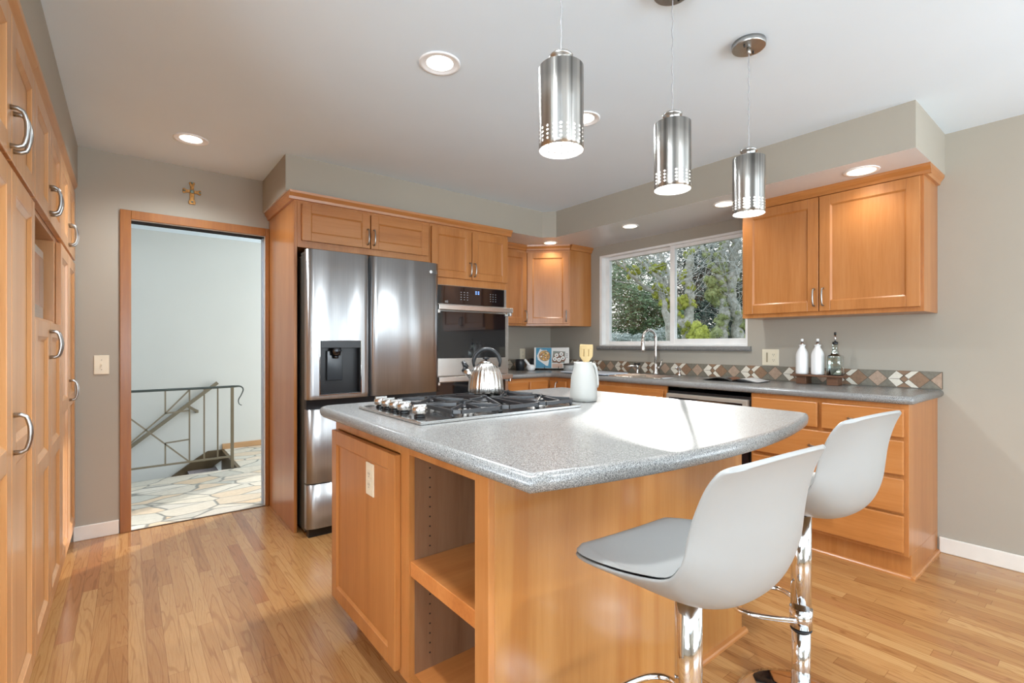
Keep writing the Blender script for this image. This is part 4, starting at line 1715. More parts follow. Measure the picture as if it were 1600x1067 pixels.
def pendant_shade_mesh(Mw):
    """drum with real punched holes near the bottom: four rows"""
    mb = MB(Mw)
    r = 0.060
    H_ = 0.222
    cols = 20
    levels = [(0.0, 0.014, 0)]
    z = 0.014
    for k in range(4):
        for (hh_, w_) in ((0.0014, 1), (0.0034, 3), (0.0014, 1), (0.0046, 0)):
            levels.append((z, z + hh_, w_))
            z += hh_
    levels.append((z, 0.12, 0))
    levels.append((0.12, H_, 0))
    N = cols * 9
    cache = {}

    def vert(i, zz, rr):
        k = (i % N, round(zz, 5), rr)
        if k not in cache:
            a = 2 * math.pi * (i % N) / N
            cache[k] = mb.v((rr * math.cos(a), rr * math.sin(a), zz))
        return cache[k]
    for (a0, a1, holes) in levels:
        for i in range(N):
            if holes and abs((i % 9) - 4) <= holes // 2:
                continue
            mb.f([vert(i, a0, r), vert(i + 1, a0, r), vert(i + 1, a1, r), vert(i, a1, r)], 0, True)
            mb.f([vert(i + 1, a0, r - 0.0012), vert(i, a0, r - 0.0012), vert(i, a1, r - 0.0012), vert(i + 1, a1, r - 0.0012)], 1, True)
    for i in range(N):
        mb.f([vert(i, 0.0, r), vert(i, 0.0, r - 0.0012), vert(i + 1, 0.0, r - 0.0012), vert(i + 1, 0.0, r)])
        mb.f([vert(i, H_, r), vert(i + 1, H_, r), vert(i + 1, H_, 0.030), vert(i, H_, 0.030)], 0, False)
        mb.f([vert(i + 1, H_ - 0.0012, r - 0.0012), vert(i, H_ - 0.0012, r - 0.0012), vert(i, H_ - 0.0012, 0.030), vert(i + 1, H_ - 0.0012, 0.030)], 1, False)
    return mb


WHITEIN = emit('shade_inner_white', (246, 246, 244), 0.0)
CORD = plain('clear_cord', (168, 168, 170), 0.25, 0.2)


def make_pendant(label, x, y, zb=1.716):
    t = thing('pendant_lamp', label, 'pendant lamp', (x, y, ZC), 0, 'pendant lamps over the island')
    Mw = Matrix.Translation((x, y, zb))
    mb = pendant_shade_mesh(Mw)
    sh = mb.build('lamp_shade', [SHADEM, WHITEIN], t, recalc=False)
    b = MB(Mw)
    b.lathe([(0.033, 0.2215), (0.030, 0.224), (0.025, 0.226), (0.025, 0.247), (0.031, 0.249), (0.032, 0.254), (0.028, 0.258), (0.010, 0.260), (0.006, 0.266)], n=28)
    b.build('cap', NICKEL, t)
    b = MB(Mw)
    pts = []
    n = 26
    L = ZC - 0.02 - zb - 0.258
    for k in range(n + 1):
        f = k / n
        a = f * 40
        env = min(1, f * 6, (1 - f) * 6) if True else 0
        pts.append((0.0016 * math.cos(a) * env, 0.0016 * math.sin(a) * env, 0.258 + L * f))
    b.tube(pts, 0.0019, 8)
    b.build('cord', CORD, t)
    b = MB(Matrix.Translation((x, y, 0)))
    b.lathe([(0.008, ZC - 0.046), (0.008, ZC - 0.022)], n=14)
    b.lathe([(0.060, ZC - 0.022), (0.062, ZC - 0.020), (0.062, ZC - 0.0005)], n=40)
    cn = b.build('canopy', NICKEL, t)
    for s in (-1, 1):
        b = MB(Matrix.Translation((x, y, 0)))
        b.lathe([(0.0035, ZC - 0.030), (0.0035, ZC - 0.022)], (0.036 * s, 0, 0), 10)
        b.build('screw', BLACK, cn)
    b = MB(Mw)
    b.lathe([(0.013, 0.205), (0.014, 0.17), (0.022, 0.15), (0.026, 0.12), (0.024, 0.095), (0.014, 0.078), (0.004, 0.074)], n=24)
    b.lathe([(0.018, 0.2), (0.018, 0.2215)], n=20)
    b.build('bulb', BULB, t)
    d = bpy.data.lights.new('pendant_bulb_light', 'POINT')
    d.energy = 2.6
    d.shadow_soft_size = 0.02
    d.color = (1.0, 0.95, 0.88)
    lo = bpy.data.objects.new('pendant_bulb_light', d)
    C.objects.link(lo)
    lo.parent = t
    lo.location = (0, 0, zb + 0.05 - ZC)
    return t


make_pendant('perforated steel pendant lamp hanging highest and nearest, leftmost of the three', 0.914, 0.94)
make_pendant('perforated steel pendant lamp in the middle of the three', 1.440, 0.945)
make_pendant('perforated steel pendant lamp at the right of the three, its round canopy in view', 1.945, 0.93)

# ------------------------------------------------------------------ recessed lights


def downlight(label, x, y, z, group, warm=False, power=8, r=0.088, deep=True):
    t = thing('recessed_light', label, 'recessed light', (x, y, z), 0, group)
    Mw = Matrix.Translation((x, y, z))
    b = MB(Mw)
    if deep:
        b.lathe([(r, -0.0005), (r, -0.004), (r * 0.93, -0.006), (r * 0.84, -0.004), (r * 0.80, -0.002), (r * 0.62, -0.0008)], n=44, cap0=False, cap1=False)
    else:
        b.lathe([(r, -0.0005), (r, -0.003), (r * 0.96, -0.004), (r * 0.80, -0.0035)], n=44, cap0=False, cap1=False)
    b.build('trim_ring', plain('white_trim', (240, 242, 244), 0.45), t)
    b = MB(Mw)
    rr = r * (0.64 if deep else 0.80)
    b.lathe([(rr, -0.0012 if deep else -0.0032), (rr * 0.98, -0.002 if deep else -0.004)], n=40)
    b.build('diffuser', LENSW if warm else LENS, t)
    d = bpy.data.lights.new('downlight', 'SPOT')
    d.energy = power
    d.spot_size = math.radians(150)
    d.spot_blend = 0.8
    d.shadow_soft_size = rr
    d.color = (1.0, 0.94, 0.84) if warm else (0.90, 0.96, 1.0)
    lo = bpy.data.objects.new('downlight', d)
    C.objects.link(lo)
    lo.parent = t
    lo.location = (0, 0, -0.02)
    return t


gc = 'recessed lights in the ceiling'
downlight('large recessed ceiling light nearest the viewer, left of the first pendant', 1.048, 1.82, ZC, gc, power=85)
downlight('recessed ceiling light above the doorway and small cross', 0.29, 3.40, ZC, gc, power=50)
downlight('recessed ceiling light half hidden behind the leftmost pendant', 1.905, 1.79, ZC, gc, power=85)
downlight('added unseen ceiling light behind the viewer, over the near floor', 1.2, -0.6, ZC, gc, power=85)  # extra lamp out of view, lights the floor for bounce
downlight('added unseen ceiling light above the view, close to the pantry wall', 0.25, 0.75, ZC, gc, power=70)  # added out of frame so floor bounce lifts the left ceiling
gs = 'recessed lights in the soffit'
downlight('recessed soffit light over the corner wall cabinet', 3.16, 3.40, ZS, gs, True, 6, 0.07, False)
downlight('recessed soffit light over the left half of the window', 3.23, 2.515, ZS, gs, True, 6, 0.07, False)
downlight('recessed soffit light over the right half of the window', 3.23, 1.712, ZS, gs, True, 6, 0.075, False)
downlight('recessed soffit light over the right wall cabinet', 3.215, 0.91, ZS, gs, True, 7, 0.085, False)

# ------------------------------------------------------------------ pantry wall on the left
XP = -0.272                           # face frame
ys = [1.47, 1.895, 2.32, 2.74, 3.15, 3.54, 3.935]
labels = ['tall maple pantry cabinet nearest the viewer on the left', 'tall maple pantry cabinet with an open microwave niche', 'tall maple pantry cabinet next to the doorway wall']
M = frame((XP, 0, 0), (1, 0))         # u = +Y
kw = dict(stile=0.062, t=0.021, mat=WL, bead=0.016, rec=0.011)
for i in range(3):
    y0, ym_, y1 = ys[2 * i], ys[2 * i + 1], ys[2 * i + 2]
    t = thing('pantry_cabinet', labels[i], 'cabinet', (XL, (y0 + y1) / 2, 0))
    b = MB(M)
    dback = XL - XP + 0.002
    if i != 1:
        b.box((y0 + 0.001, 0, 0.095), (y1 - 0.001, dback, 2.12))
    else:
        b.box((y0 + 0.001, 0, 0.095), (y1 - 0.001, dback, 1.30))
        b.box((y0 + 0.001, 0, 1.68), (y1 - 0.001, dback, 2.12))
        b.box((y0 + 0.001, 0, 1.30), (y0 + 0.035, dback, 1.68))
        b.box((y1 - 0.035, 0, 1.30), (y1 - 0.001, dback, 1.68))
        b.box((y0 + 0.035, dback + 0.02, 1.30), (y1 - 0.035, dback, 1.68))
    b.box((y0 + 0.001, -0.06, 0.0), (y1 - 0.001, dback, 0.095))
    b.build('body', WL, t, bevel=0.0015)
    for k, (a, c) in enumerate(((y0, ym_), (ym_, y1))):
        side = 1 if k == 0 else -1
        hu = (c - 0.026) if k == 0 else (a + 0.026)
        d_ = shaker(t, M, a + 0.004, c - 0.004, 1.700, 2.105, 0.001, **kw)
        pull(d_, M, hu, 1.785, 0.021, L=0.105, r=0.0058, stand=0.03)
        top = 1.680 if i != 1 else 1.285
        d_ = shaker(t, M, a + 0.004, c - 0.004, 0.105, top, 0.001, rails=(0.885,) if i != 1 else (0.74,), **kw)
        if i == 1:
            pull(d_, M, hu, 1.195, 0.021, L=0.105, r=0.0058, stand=0.03)
        elif k == 1:
            pull(d_, M, hu, 0.945, 0.021, L=0.105, r=0.0058, stand=0.03)
    crown(t, M, y0 + 0.001, y1 - 0.001 if i < 2 else YW - 0.001, 0.0, mat=WLY)

mw = thing('microwave', 'built-in microwave with a steel frame and dark door inside the pantry niche', 'microwave', (-0.55, 2.72, 1.30))
b = MB()
b.box((-0.70, 2.42, 1.302), (-0.32, 3.03, 1.615))
b.build('body', BLACK, mw, bevel=0.003)
b = MB()
b.box((-0.32, 2.42, 1.304), (-0.300, 3.03, 1.612))
dd = b.build('door', steel('microwave_frame_steel', (186, 176, 164), 0.3, 1), mw, bevel=0.003)
b = MB()
b.box((-0.300, 2.45, 1.36), (-0.297, 3.012, 1.575))
b.build('door_window', GLASSB, dd, bevel=0.001)

# ------------------------------------------------------------------ wall cross
cr = thing('wall_cross', 'small ornate bronze and teal cross hung above the doorway', 'cross', (0.342, YW, 2.15))
b = MB(frame((0.342, YW - 0.001, 0), (0, -1)))
arm = [(0.012, 0.012), (0.020, 0.050), (-0.020, 0.050), (-0.012, 0.012)]


def flare(mb, c, ang, L, w0, w1, th=0.008):
    ca, sa = math.cos(ang), math.sin(ang)
    pts = []
    for (a, c_) in ((0.0, -w0), (L * 0.6, -w0), (L * 0.85, -w1), (L, -w1 * 0.8), (L, w1 * 0.8), (L * 0.85, w1), (L * 0.6, w0), (0.0, w0)):
        pts.append((c[0] + ca * a - sa * c_, 0.0005, c[1] + sa * a + ca * c_))
    mb.extrude(pts, (0, th, 0))


cz = 2.235
flare(b, (0, cz), math.pi / 2, 0.065, 0.011, 0.017)
flare(b, (0, cz), -math.pi / 2, 0.085, 0.013, 0.022)
flare(b, (0, cz), 0, 0.052, 0.010, 0.017)
flare(b, (0, cz), math.pi, 0.052, 0.010, 0.017)
b.build('body', plain('aged_bronze', (164, 118, 62), 0.4, 0.6, noise_amt=0.6, nscale=60), cr, bevel=0.002)
pat = plain('teal_patina', (120, 140, 134), 0.4, 0.4, noise_amt=0.3, nscale=60)
MB(frame((0.342, YW - 0.001, 0), (0, -1))).lathe([(0.013, 0.009), (0.011, 0.014), (0.005, 0.016)], (0, 0, cz), 18, axis='y').build('ornament', pat, cr)
for (a, c_) in ((0, 0.058), (0.044, 0), (-0.044, 0), (0, -0.07)):
    MB(frame((0.342, YW - 0.001, 0), (0, -1))).ball((a, 0.010, cz + c_), 0.007, 2).build('ornament', pat, cr)

# ------------------------------------------------------------------ hall railing, handrail, stairs
rl = thing('stair_railing', 'bronze iron railing with geometric bars at the stairwell beyond the doorway', 'railing', (0.3, 5.36, 0))
RY = 5.36
b = MB()
zt, zb_ = 0.775, 0.10


def rbar(mb, p, q, r=0.007):
    p, q = Vector(p), Vector(q)
    d = (q - p).normalized()
    sd2 = Vector((0, 1, 0)) * r
    up = d.cross(Vector((0, 1, 0))).normalized() * r
    mb.extrude([p - sd2 - up, p + sd2 - up, p + sd2 + up, p - sd2 + up], q - p)


for (x, z0, z1) in ((0.67, zb_, zt), (0.56, zb_, zt), (0.445, zb_, zt), (0.263, 0.572, zt), (0.263, zb_, 0.305), (-0.35, zb_, zt), (-0.5, zb_, zt), (-0.8, zb_, zt)):
    rbar(b, (x, RY, z0), (x, RY, z1), 0.006)
for (x0, z0, x1, z1) in ((0.263, 0.572, 0.445, 0.585), (0.263, 0.305, 0.445, 0.318), (0.263, 0.572, 0.445, zt), (0.445, zb_ + 0.01, 0.02, 0.545), (0.02, 0.545, -0.35, 0.8 - 0.03), (0.263, 0.572, 0.02, 0.34), (0.02, 0.34, -0.2, zb_)):
    rbar(b, (x0, RY, z0), (x1, RY, z1), 0.006)
b.build('infill_bar', RAILM, rl)
b = MB()
rbar(b, (-1.8, RY, zb_), (0.79, RY, zb_ + 0.012), 0.008)
b.build('bottom_rail', RAILM, rl)
b = MB()
b.box((0.778, RY - 0.013, 0.0), (0.804, RY + 0.013, zt + 0.005))
b.build('post', RAILM, rl, bevel=0.002)
b = MB()
ctl = [Vector((x_, RY, zt + z_)) for x_, z_ in ((-1.8, 0.006), (0.6, 0.01), (0.80, 0.012), (0.86, 0.01), (0.885, -0.02), (0.87, -0.07), (0.845, -0.12), (0.85, -0.16), (0.872, -0.175))]
crr = [0.011, 0.011, 0.011, 0.007, 0.006, 0.005, 0.005, 0.004, 0.004]
sp_, sr_ = [ctl[0], ctl[1]], [crr[0], crr[1]]
for i in range(2, 8):
    for k in range(5):
        f = k / 5
        q0, q1, q2, q3 = ctl[i - 1] if i > 2 else ctl[2] - Vector((0.05, 0, 0)), ctl[i], ctl[i + 1], ctl[min(8, i + 2)]
        sp_.append(0.5 * ((2 * q1) + (-q0 + q2) * f + (2 * q0 - 5 * q1 + 4 * q2 - q3) * f * f + (-q0 + 3 * q1 - 3 * q2 + q3) * f ** 3))
        sr_.append(crr[i] + (crr[i + 1] - crr[i]) * f)
sp_.append(ctl[8])
sr_.append(0.004)
b.tube(sp_, sr_, 10)
b.build('top_rail', RAILT, rl)

hr = thing('wall_handrail', 'bronze handrail sloping down along the pale stairwell wall', 'handrail', (0.4, 6.34, 0.4))
b = MB()
rbar(b, (0.79, 6.33, 0.765), (-0.6, 6.33, -0.36), 0.017)
b.build('rail', RAILM, hr)
b = MB()
rbar(b, (0.49, 6.345, 0.535), (0.60, 6.345, 0.455), 0.014)
b.box((0.58, 6.34, 0.44), (0.61, 6.38, 0.47))
b.build('bracket', RAILM, hr)

sc_ = MB()
for k in range(7):
    x1_ = 0.86 - 0.10 - 0.25 * k
    sc_.box((x1_ - 0.25, 5.34, -0.19 - 0.18 * k - 0.05), (x1_ + 0.02, 6.375, -0.19 - 0.18 * k))
stt = thing('staircase', 'dark staircase going down behind the railing in the hall', 'stairs', (0.2, 5.85, -0.4))
sc_.build('tread', plain('grey_carpet_tread', (150, 142, 146), 0.95, noise_amt=0.3, nscale=90), stt)
b = MB()
b.extrude([(0.858, 6.35, 0.0), (0.70, 6.35, 0.0), (0.60, 6.35, -0.06), (-0.9, 6.35, -1.14), (-0.9, 6.35, -1.36), (0.858, 6.35, -0.10)], (0, 0.028, 0))
b.box((0.83, 5.34, -0.24), (0.858, 6.35, -0.001))
b.build('stringer', STAIRW, stt)

# ------------------------------------------------------------------ things on the counters


def mug(label, x, y, r=0.047, h=0.112):
    t = thing('mug', label, 'mug', (x, y, 0.9345))
    b = MB(Matrix.Translation((x, y, 0.9345)))
    b.lathe([(r * 0.78, 0), (r * 0.86, 0.003), (r, h * 0.6), (r * 1.02, h), (r * 0.94, h), (r * 0.9, h * 0.5), (r * 0.7, 0.008)], n=32)
    b.build('body', plain('charcoal_glaze', (38, 40, 44), 0.3), t)
    return t


mug('charcoal mug on the corner counter, left of the white mortar', 3.07, 3.745)
mug('charcoal mug on the corner counter, just behind the white mortar', 3.30, 3.80)

mo = thing('mortar', 'small white stone mortar on the counter beside the dark mugs', 'mortar', (3.14, 3.66, 0.9345))
b = MB(Matrix.Translation((3.14, 3.66, 0.9345)))
b.lathe([(0.030, 0.0), (0.038, 0.004), (0.045, 0.02), (0.046, 0.040), (0.040, 0.058), (0.034, 0.058), (0.038, 0.036), (0.034, 0.016)], n=36)
b.build('bowl', GLAZE, mo)
pe = thing('pestle', 'white pestle leaning up out of the small mortar', 'pestle', (3.14, 3.66, 0.955))
b = MB()
p0 = Vector((3.142, 3.658, 0.962))
p1 = p0 + Vector((-0.784, 0.621, 0)) * 0.065 + Vector((0, 0, 0.085))
b.tube([p0, p0.lerp(p1, 0.3), p0.lerp(p1, 0.9), p1], [0.017, 0.015, 0.013, 0.010], 14)
b.build('shaft', GLAZE, pe)

# open cookbook on an easel
bkp = Vector((3.375, 3.61, 0.9345))
fv = Vector((-0.70, -0.714, 0))
MBK = frame(bkp, fv) @ Matrix.Rotation(math.radians(14), 4, 'X')
es = thing('book_easel', 'black wire easel holding the open cookbook', 'book stand', bkp)
b = MB(MBK)
for s in (-0.07, 0.07):
    b.tube([(s, 0.045, 0.028), (s, 0.045, 0.012), (s, 0.0, 0.010), (s, -0.012, 0.16)], 0.003, 8)
b.tube([(-0.07, 0.0, 0.010), (0.07, 0.0, 0.010)], 0.003, 8)
b.tube([(-0.07, -0.012, 0.16), (0.07, -0.012, 0.16)], 0.003, 8)
b.tube([(0, -0.012, 0.16), (0, -0.045, 0.012)], 0.003, 8)
b.build('wire_frame', BLACK, es)
bk = thing('cookbook', 'open cookbook, blue left cover page with a bowl of food and white right page', 'book', bkp)
b = MB(MBK)
W_, H_ = 0.178, 0.215
zb0 = 0.014
b.extrude([(-W_, 0.012, zb0), (0, 0.003, zb0), (0, 0.016, zb0), (-W_, 0.026, zb0)], (0, 0, H_))
b.build('page_block', PAPER, bk)
b = MB(MBK)
b.extrude([(0, 0.003, zb0), (W_, 0.012, zb0), (W_, 0.026, zb0), (0, 0.016, zb0)], (0, 0, H_))
b.build('page_block', PAPER, bk)


def onpage(mb, side, pts, mat, lift):
    out = []
    for (a, c) in pts:                 # a: 0 at the spine, 1 at the outer edge
        u_ = a * W_ * side
        v_ = 0.016 + 0.010 * abs(a) + lift
        out.append(mb.v((u_, v_, zb0 + c * H_)))
    mb.f(out, mat)


def disc(cx, cy, rx, ry, n=20, ph=0):
    return [(cx + rx * math.cos(2 * math.pi * k / n + ph), cy + ry * math.sin(2 * math.pi * k / n + ph)) for k in range(n)]


rnd = random.Random(5)
b = MB(MBK)
onpage(b, -1, [(0.01, 0.01), (0.90, 0.01), (0.90, 0.99), (0.01, 0.99)], 0, 0.0006)
onpage(b, -1, [(0.10, 0.62), (0.30, 0.90), (0.66, 0.94), (0.84, 0.60), (0.78, 0.40), (0.30, 0.12), (0.20, 0.12)], 1, 0.0010)
onpage(b, -1, disc(0.40, 0.60, 0.33, 0.26), 2, 0.0014)
onpage(b, -1, disc(0.40, 0.60, 0.30, 0.235), 3, 0.0018)
for k in range(46):
    a = rnd.uniform(0, 6.28)
    q = math.sqrt(rnd.random())
    onpage(b, -1, disc(0.40 + 0.26 * q * math.cos(a), 0.60 + 0.20 * q * math.sin(a), 0.03, 0.022, 7), rnd.choice([2, 2, 4, 1, 5]), 0.0022 + 0.00002 * k)
onpage(b, -1, [(0.24, 0.26), (0.54, 0.26), (0.54, 0.33), (0.24, 0.33)], 1, 0.0034)
onpage(b, -1, [(0.30, 0.88), (0.62, 0.88), (0.60, 0.92), (0.32, 0.92)], 6, 0.0034)
b.build('cover_print', [BLUEP, PAPER, FOODB, FOODA, plain('food_photo_red', (160, 70, 46), 0.5), plain('food_photo_green', (104, 120, 60), 0.5), BLUEP], bk)
b = MB(MBK)
onpage(b, 1, [(0.02, 0.26), (0.74, 0.26), (0.78, 0.80), (0.08, 0.84)], 0, 0.0010)
for (cx_, cy_) in ((0.28, 0.60), (0.55, 0.66), (0.42, 0.38), (0.18, 0.42), (0.64, 0.46)):
    onpage(b, 1, disc(cx_, cy_, 0.16, 0.14), 1, 0.0014 + cx_ * 0.0002)
    onpage(b, 1, disc(cx_, cy_ + 0.03, 0.115, 0.095), 2, 0.0018 + cx_ * 0.0002)
    onpage(b, 1, disc(cx_, cy_ + 0.02, 0.03, 0.03), 3, 0.0022 + cx_ * 0.0002)
onpage(b, 1, [(0.03, 0.03), (0.62, 0.03), (0.62, 0.22), (0.03, 0.22)], 4, 0.0010)
for k in range(5):
    onpage(b, 1, [(0.80, 0.70 - k * 0.05), (0.92, 0.70 - k * 0.05), (0.92, 0.715 - k * 0.05), (0.80, 0.715 - k * 0.05)], 3, 0.0010)
b.build('page_print', [DISHG, FOODB, PAPER, INK, SKINC], bk)

# lidded tin
x, y = 3.38, 3.36
tn = thing('lidded_tin', 'ribbed grey canister with a dark lid, behind the white pitcher', 'canister', (x, y, 0.9345))
b = MB(Matrix.Translation((x, y, 0.9345)))
b.lathe([(0.057, 0.0), (0.059, 0.002), (0.059, 0.060)], n=96, flute=32, famp=0.025)
b.build('body', plain('grey_stoneware', (158, 160, 158), 0.4), tn)
b = MB(Matrix.Translation((x, y, 0.9345)))
b.lathe([(0.061, 0.0605), (0.062, 0.063), (0.062, 0.071), (0.058, 0.074)], n=40)
b.build('lid', plain('dark_lid', (66, 60, 54), 0.5), tn)

# cutting board by the sink
b = MB()
b.prism(rounded_rect(3.09, 3.40, 2.66, 3.20, 0.02), 0.9406, 0.950)
tag(b.build('cutting_board', plain('pale_blue_grey_board', (196, 204, 214), 0.3), bevel=0.002), 'thin pale cutting board lying across the left end of the sink', 'cutting board')

# magazine
mg = thing('magazine', 'open magazine lying on the counter below the window end', 'magazine', (3.44, 1.70, 0.9345))
b = MB()


def leaf(mb, y0, y1, x0, x1, bow, lift, mat=0, n=10):
    G = []
    for i in range(n + 1):
        f = i / n
        z = 0.936 + lift + bow * math.sin(math.pi * min(1, f * 1.15)) * (1 - f * 0.55)
        G.append((mb.v((x0, y0 + (y1 - y0) * f, z)), mb.v((x1, y0 + (y1 - y0) * f + 0.02, z))))
    for i in range(n):
        mb.f([G[i][0], G[i + 1][0], G[i + 1][1], G[i][1]], mat, True)


for k in range(4):
    leaf(b, 1.70, 1.52 - 0.003 * k, 3.30, 3.52, 0.010 + 0.003 * k, 0.001 + 0.0015 * k, 0)
pg = b.build('page', PAGEG, mg, recalc=False)
b = MB()
for k in range(3):
    leaf(b, 1.70, 1.90 + 0.012 * k, 3.30, 3.52, 0.012 + 0.005 * k, 0.001 + 0.0015 * k, 0)
leaf(b, 1.71, 1.80, 3.34, 3.50, 0.018, 0.0075, 1)
leaf(b, 1.81, 1.90, 3.32, 3.50, 0.010, 0.008, 2)
b.build('printed_page', [plain('magazine_dark_page', (92, 90, 88), 0.4, noise_amt=0.4), FOODB, INK], mg, recalc=False)

# riser with bottles
rz_ = thing('wooden_riser', 'low dark wooden riser board on the counter under the right cabinet', 'stand', (3.53, 1.22, 0.9345))
b = MB()
b.box((3.47, 1.08, 0.986), (3.60, 1.385, 0.998))
b.build('top_board', DARKW, rz_, bevel=0.002)
for y in (1.145, 1.325):
    b = MB()
    b.box((3.49, y - 0.03, 0.9345), (3.58, y + 0.03, 0.986))
    b.build('foot', DARKW, rz_, bevel=0.002)


def oil_bottle(label, x, y):
    t = thing('oil_bottle', label, 'bottle', (x, y, 0.998), 0, 'white ceramic oil bottles')
    Mw = Matrix.Translation((x, y, 0.998))
    b = MB(Mw)
    b.lathe([(0.034, 0.0), (0.037, 0.002), (0.038, 0.01), (0.038, 0.128), (0.034, 0.145), (0.024, 0.165), (0.017, 0.177), (0.016, 0.186), (0.020, 0.190), (0.020, 0.194), (0.014, 0.195)], n=60, flute=15, famp=0.03)
    b.build('body', GLAZE, t)
    b = MB(Mw)
    b.lathe([(0.013, 0.194), (0.012, 0.203), (0.007, 0.205), (0.0065, 0.217)], n=16)
    b.build('pourer', CHROME, t)
    b = MB(Mw)
    b.lathe([(0.0085, 0.216), (0.0085, 0.232), (0.006, 0.234)], n=16)
    b.build('pourer_cap', GLAZE, t)
    return t


oil_bottle('white fluted oil bottle on the wooden riser, farthest from the glass bottle', 3.53, 1.333)
oil_bottle('white fluted oil bottle on the wooden riser, next to the glass bottle', 3.53, 1.240)
gb = thing('glass_bottle', 'square greenish glass bottle with a black pourer on the wooden riser', 'bottle', (3.53, 1.14, 0.998))
Mw = Matrix.Translation((3.53, 1.14, 0.998))
b = MB(Mw)
b.lathe([(0.036, 0.0), (0.040, 0.003), (0.040, 0.118), (0.037, 0.125), (0.022, 0.134), (0.0175, 0.146), (0.019, 0.150), (0.0145, 0.156), (0.0135, 0.185), (0.016, 0.19), (0.016, 0.196)], n=48, squash=6)
b.build('body', BOTTLEG, gb)
b = MB(Mw)
b.lathe([(0.0145, 0.196), (0.016, 0.20), (0.016, 0.212), (0.008, 0.215)], n=18)
b.tube([(0, 0, 0.258), (0, 0, 0.274)], [0.0065, 0.006], 12)
b.build('stopper', BLACK, gb)
b = MB(Mw)
b.tube([(0, 0, 0.213), (0, 0, 0.26)], [0.006, 0.005], 12)
b.build('pour_spout', CHROME, gb)

# ------------------------------------------------------------------ garden outside the window
rnd = random.Random(11)
struct(MB().box((XW + 0.2, -20, -0.75), (60, 60, -0.7)).build('ground', plain('garden_soil_grass', (92, 104, 70), 0.95, noise_amt=0.4, nscale=3)))


def leafmat(name, c0, c1, c2, scale=9):
    t = NT(name)
    v = t.coord(jitter=True)
    f = t.noise(v, scale, 3, 0.7)
    t.l(t.ramp(f, [(0.3, lin(c0)), (0.5, lin(c1)), (0.7, lin(c2))]), t.b.inputs['Base Color'])
    t.b.inputs['Roughness'].default_value = 0.7
    return t.m


BARK = leafmat('grey_bark', (120, 118, 108), (156, 154, 144), (186, 184, 176), 14)
TWIG = leafmat('pale_twig_bark', (150, 152, 148), (176, 178, 174), (200, 202, 200), 14)
MOSS = leafmat('bright_moss', (100, 106, 36), (146, 152, 56), (182, 188, 84), 12)
MOSS2 = leafmat('dull_moss', (104, 112, 66), (134, 142, 88), (164, 170, 118), 12)
EVER = leafmat('evergreen_leaves', (40, 62, 44), (84, 112, 74), (146, 168, 130), 5)
DARKE = leafmat('dark_conifer', (30, 40, 38), (60, 76, 66), (108, 126, 110), 5)
SILV = leafmat('silver_shrub_leaves', (112, 126, 116), (164, 176, 168), (214, 220, 218), 7)


def wander(p, q, n, amp, rnd):
    out = []
    off = Vector((0, 0, 0))
    for i in range(n + 1):
        f = i / n
        if 0 < i < n:
            off = off * 0.55 + Vector([rnd.uniform(-amp, amp) for _ in range(3)])
        else:
            off = Vector((0, 0, 0)) if i == 0 else off
        out.append(Vector(p).lerp(Vector(q), f) + off)
    return out


def tuft(mb, c, r, rn):
    """cushion of moss: a knobbly core bristling with short strands"""
    mb.ball(c, r * 0.8, 2, jit=0.25, rnd=rn, sz=rn.uniform(0.9, 1.4))
    for k in range(70):
        d = Vector([rn.gauss(0, 1) for _ in range(3)]).normalized()
        a = Vector(c) + d * r * 0.6
        e = Vector(c) + d * r * rn.uniform(1.0, 1.5) + Vector((0, 0, -r * rn.uniform(0, 0.4)))
        sd_v = d.orthogonal().normalized() * r * 0.14
        mb.bm.faces.new([mb.bm.verts.new(q) for q in (a - sd_v, a + sd_v, e)])


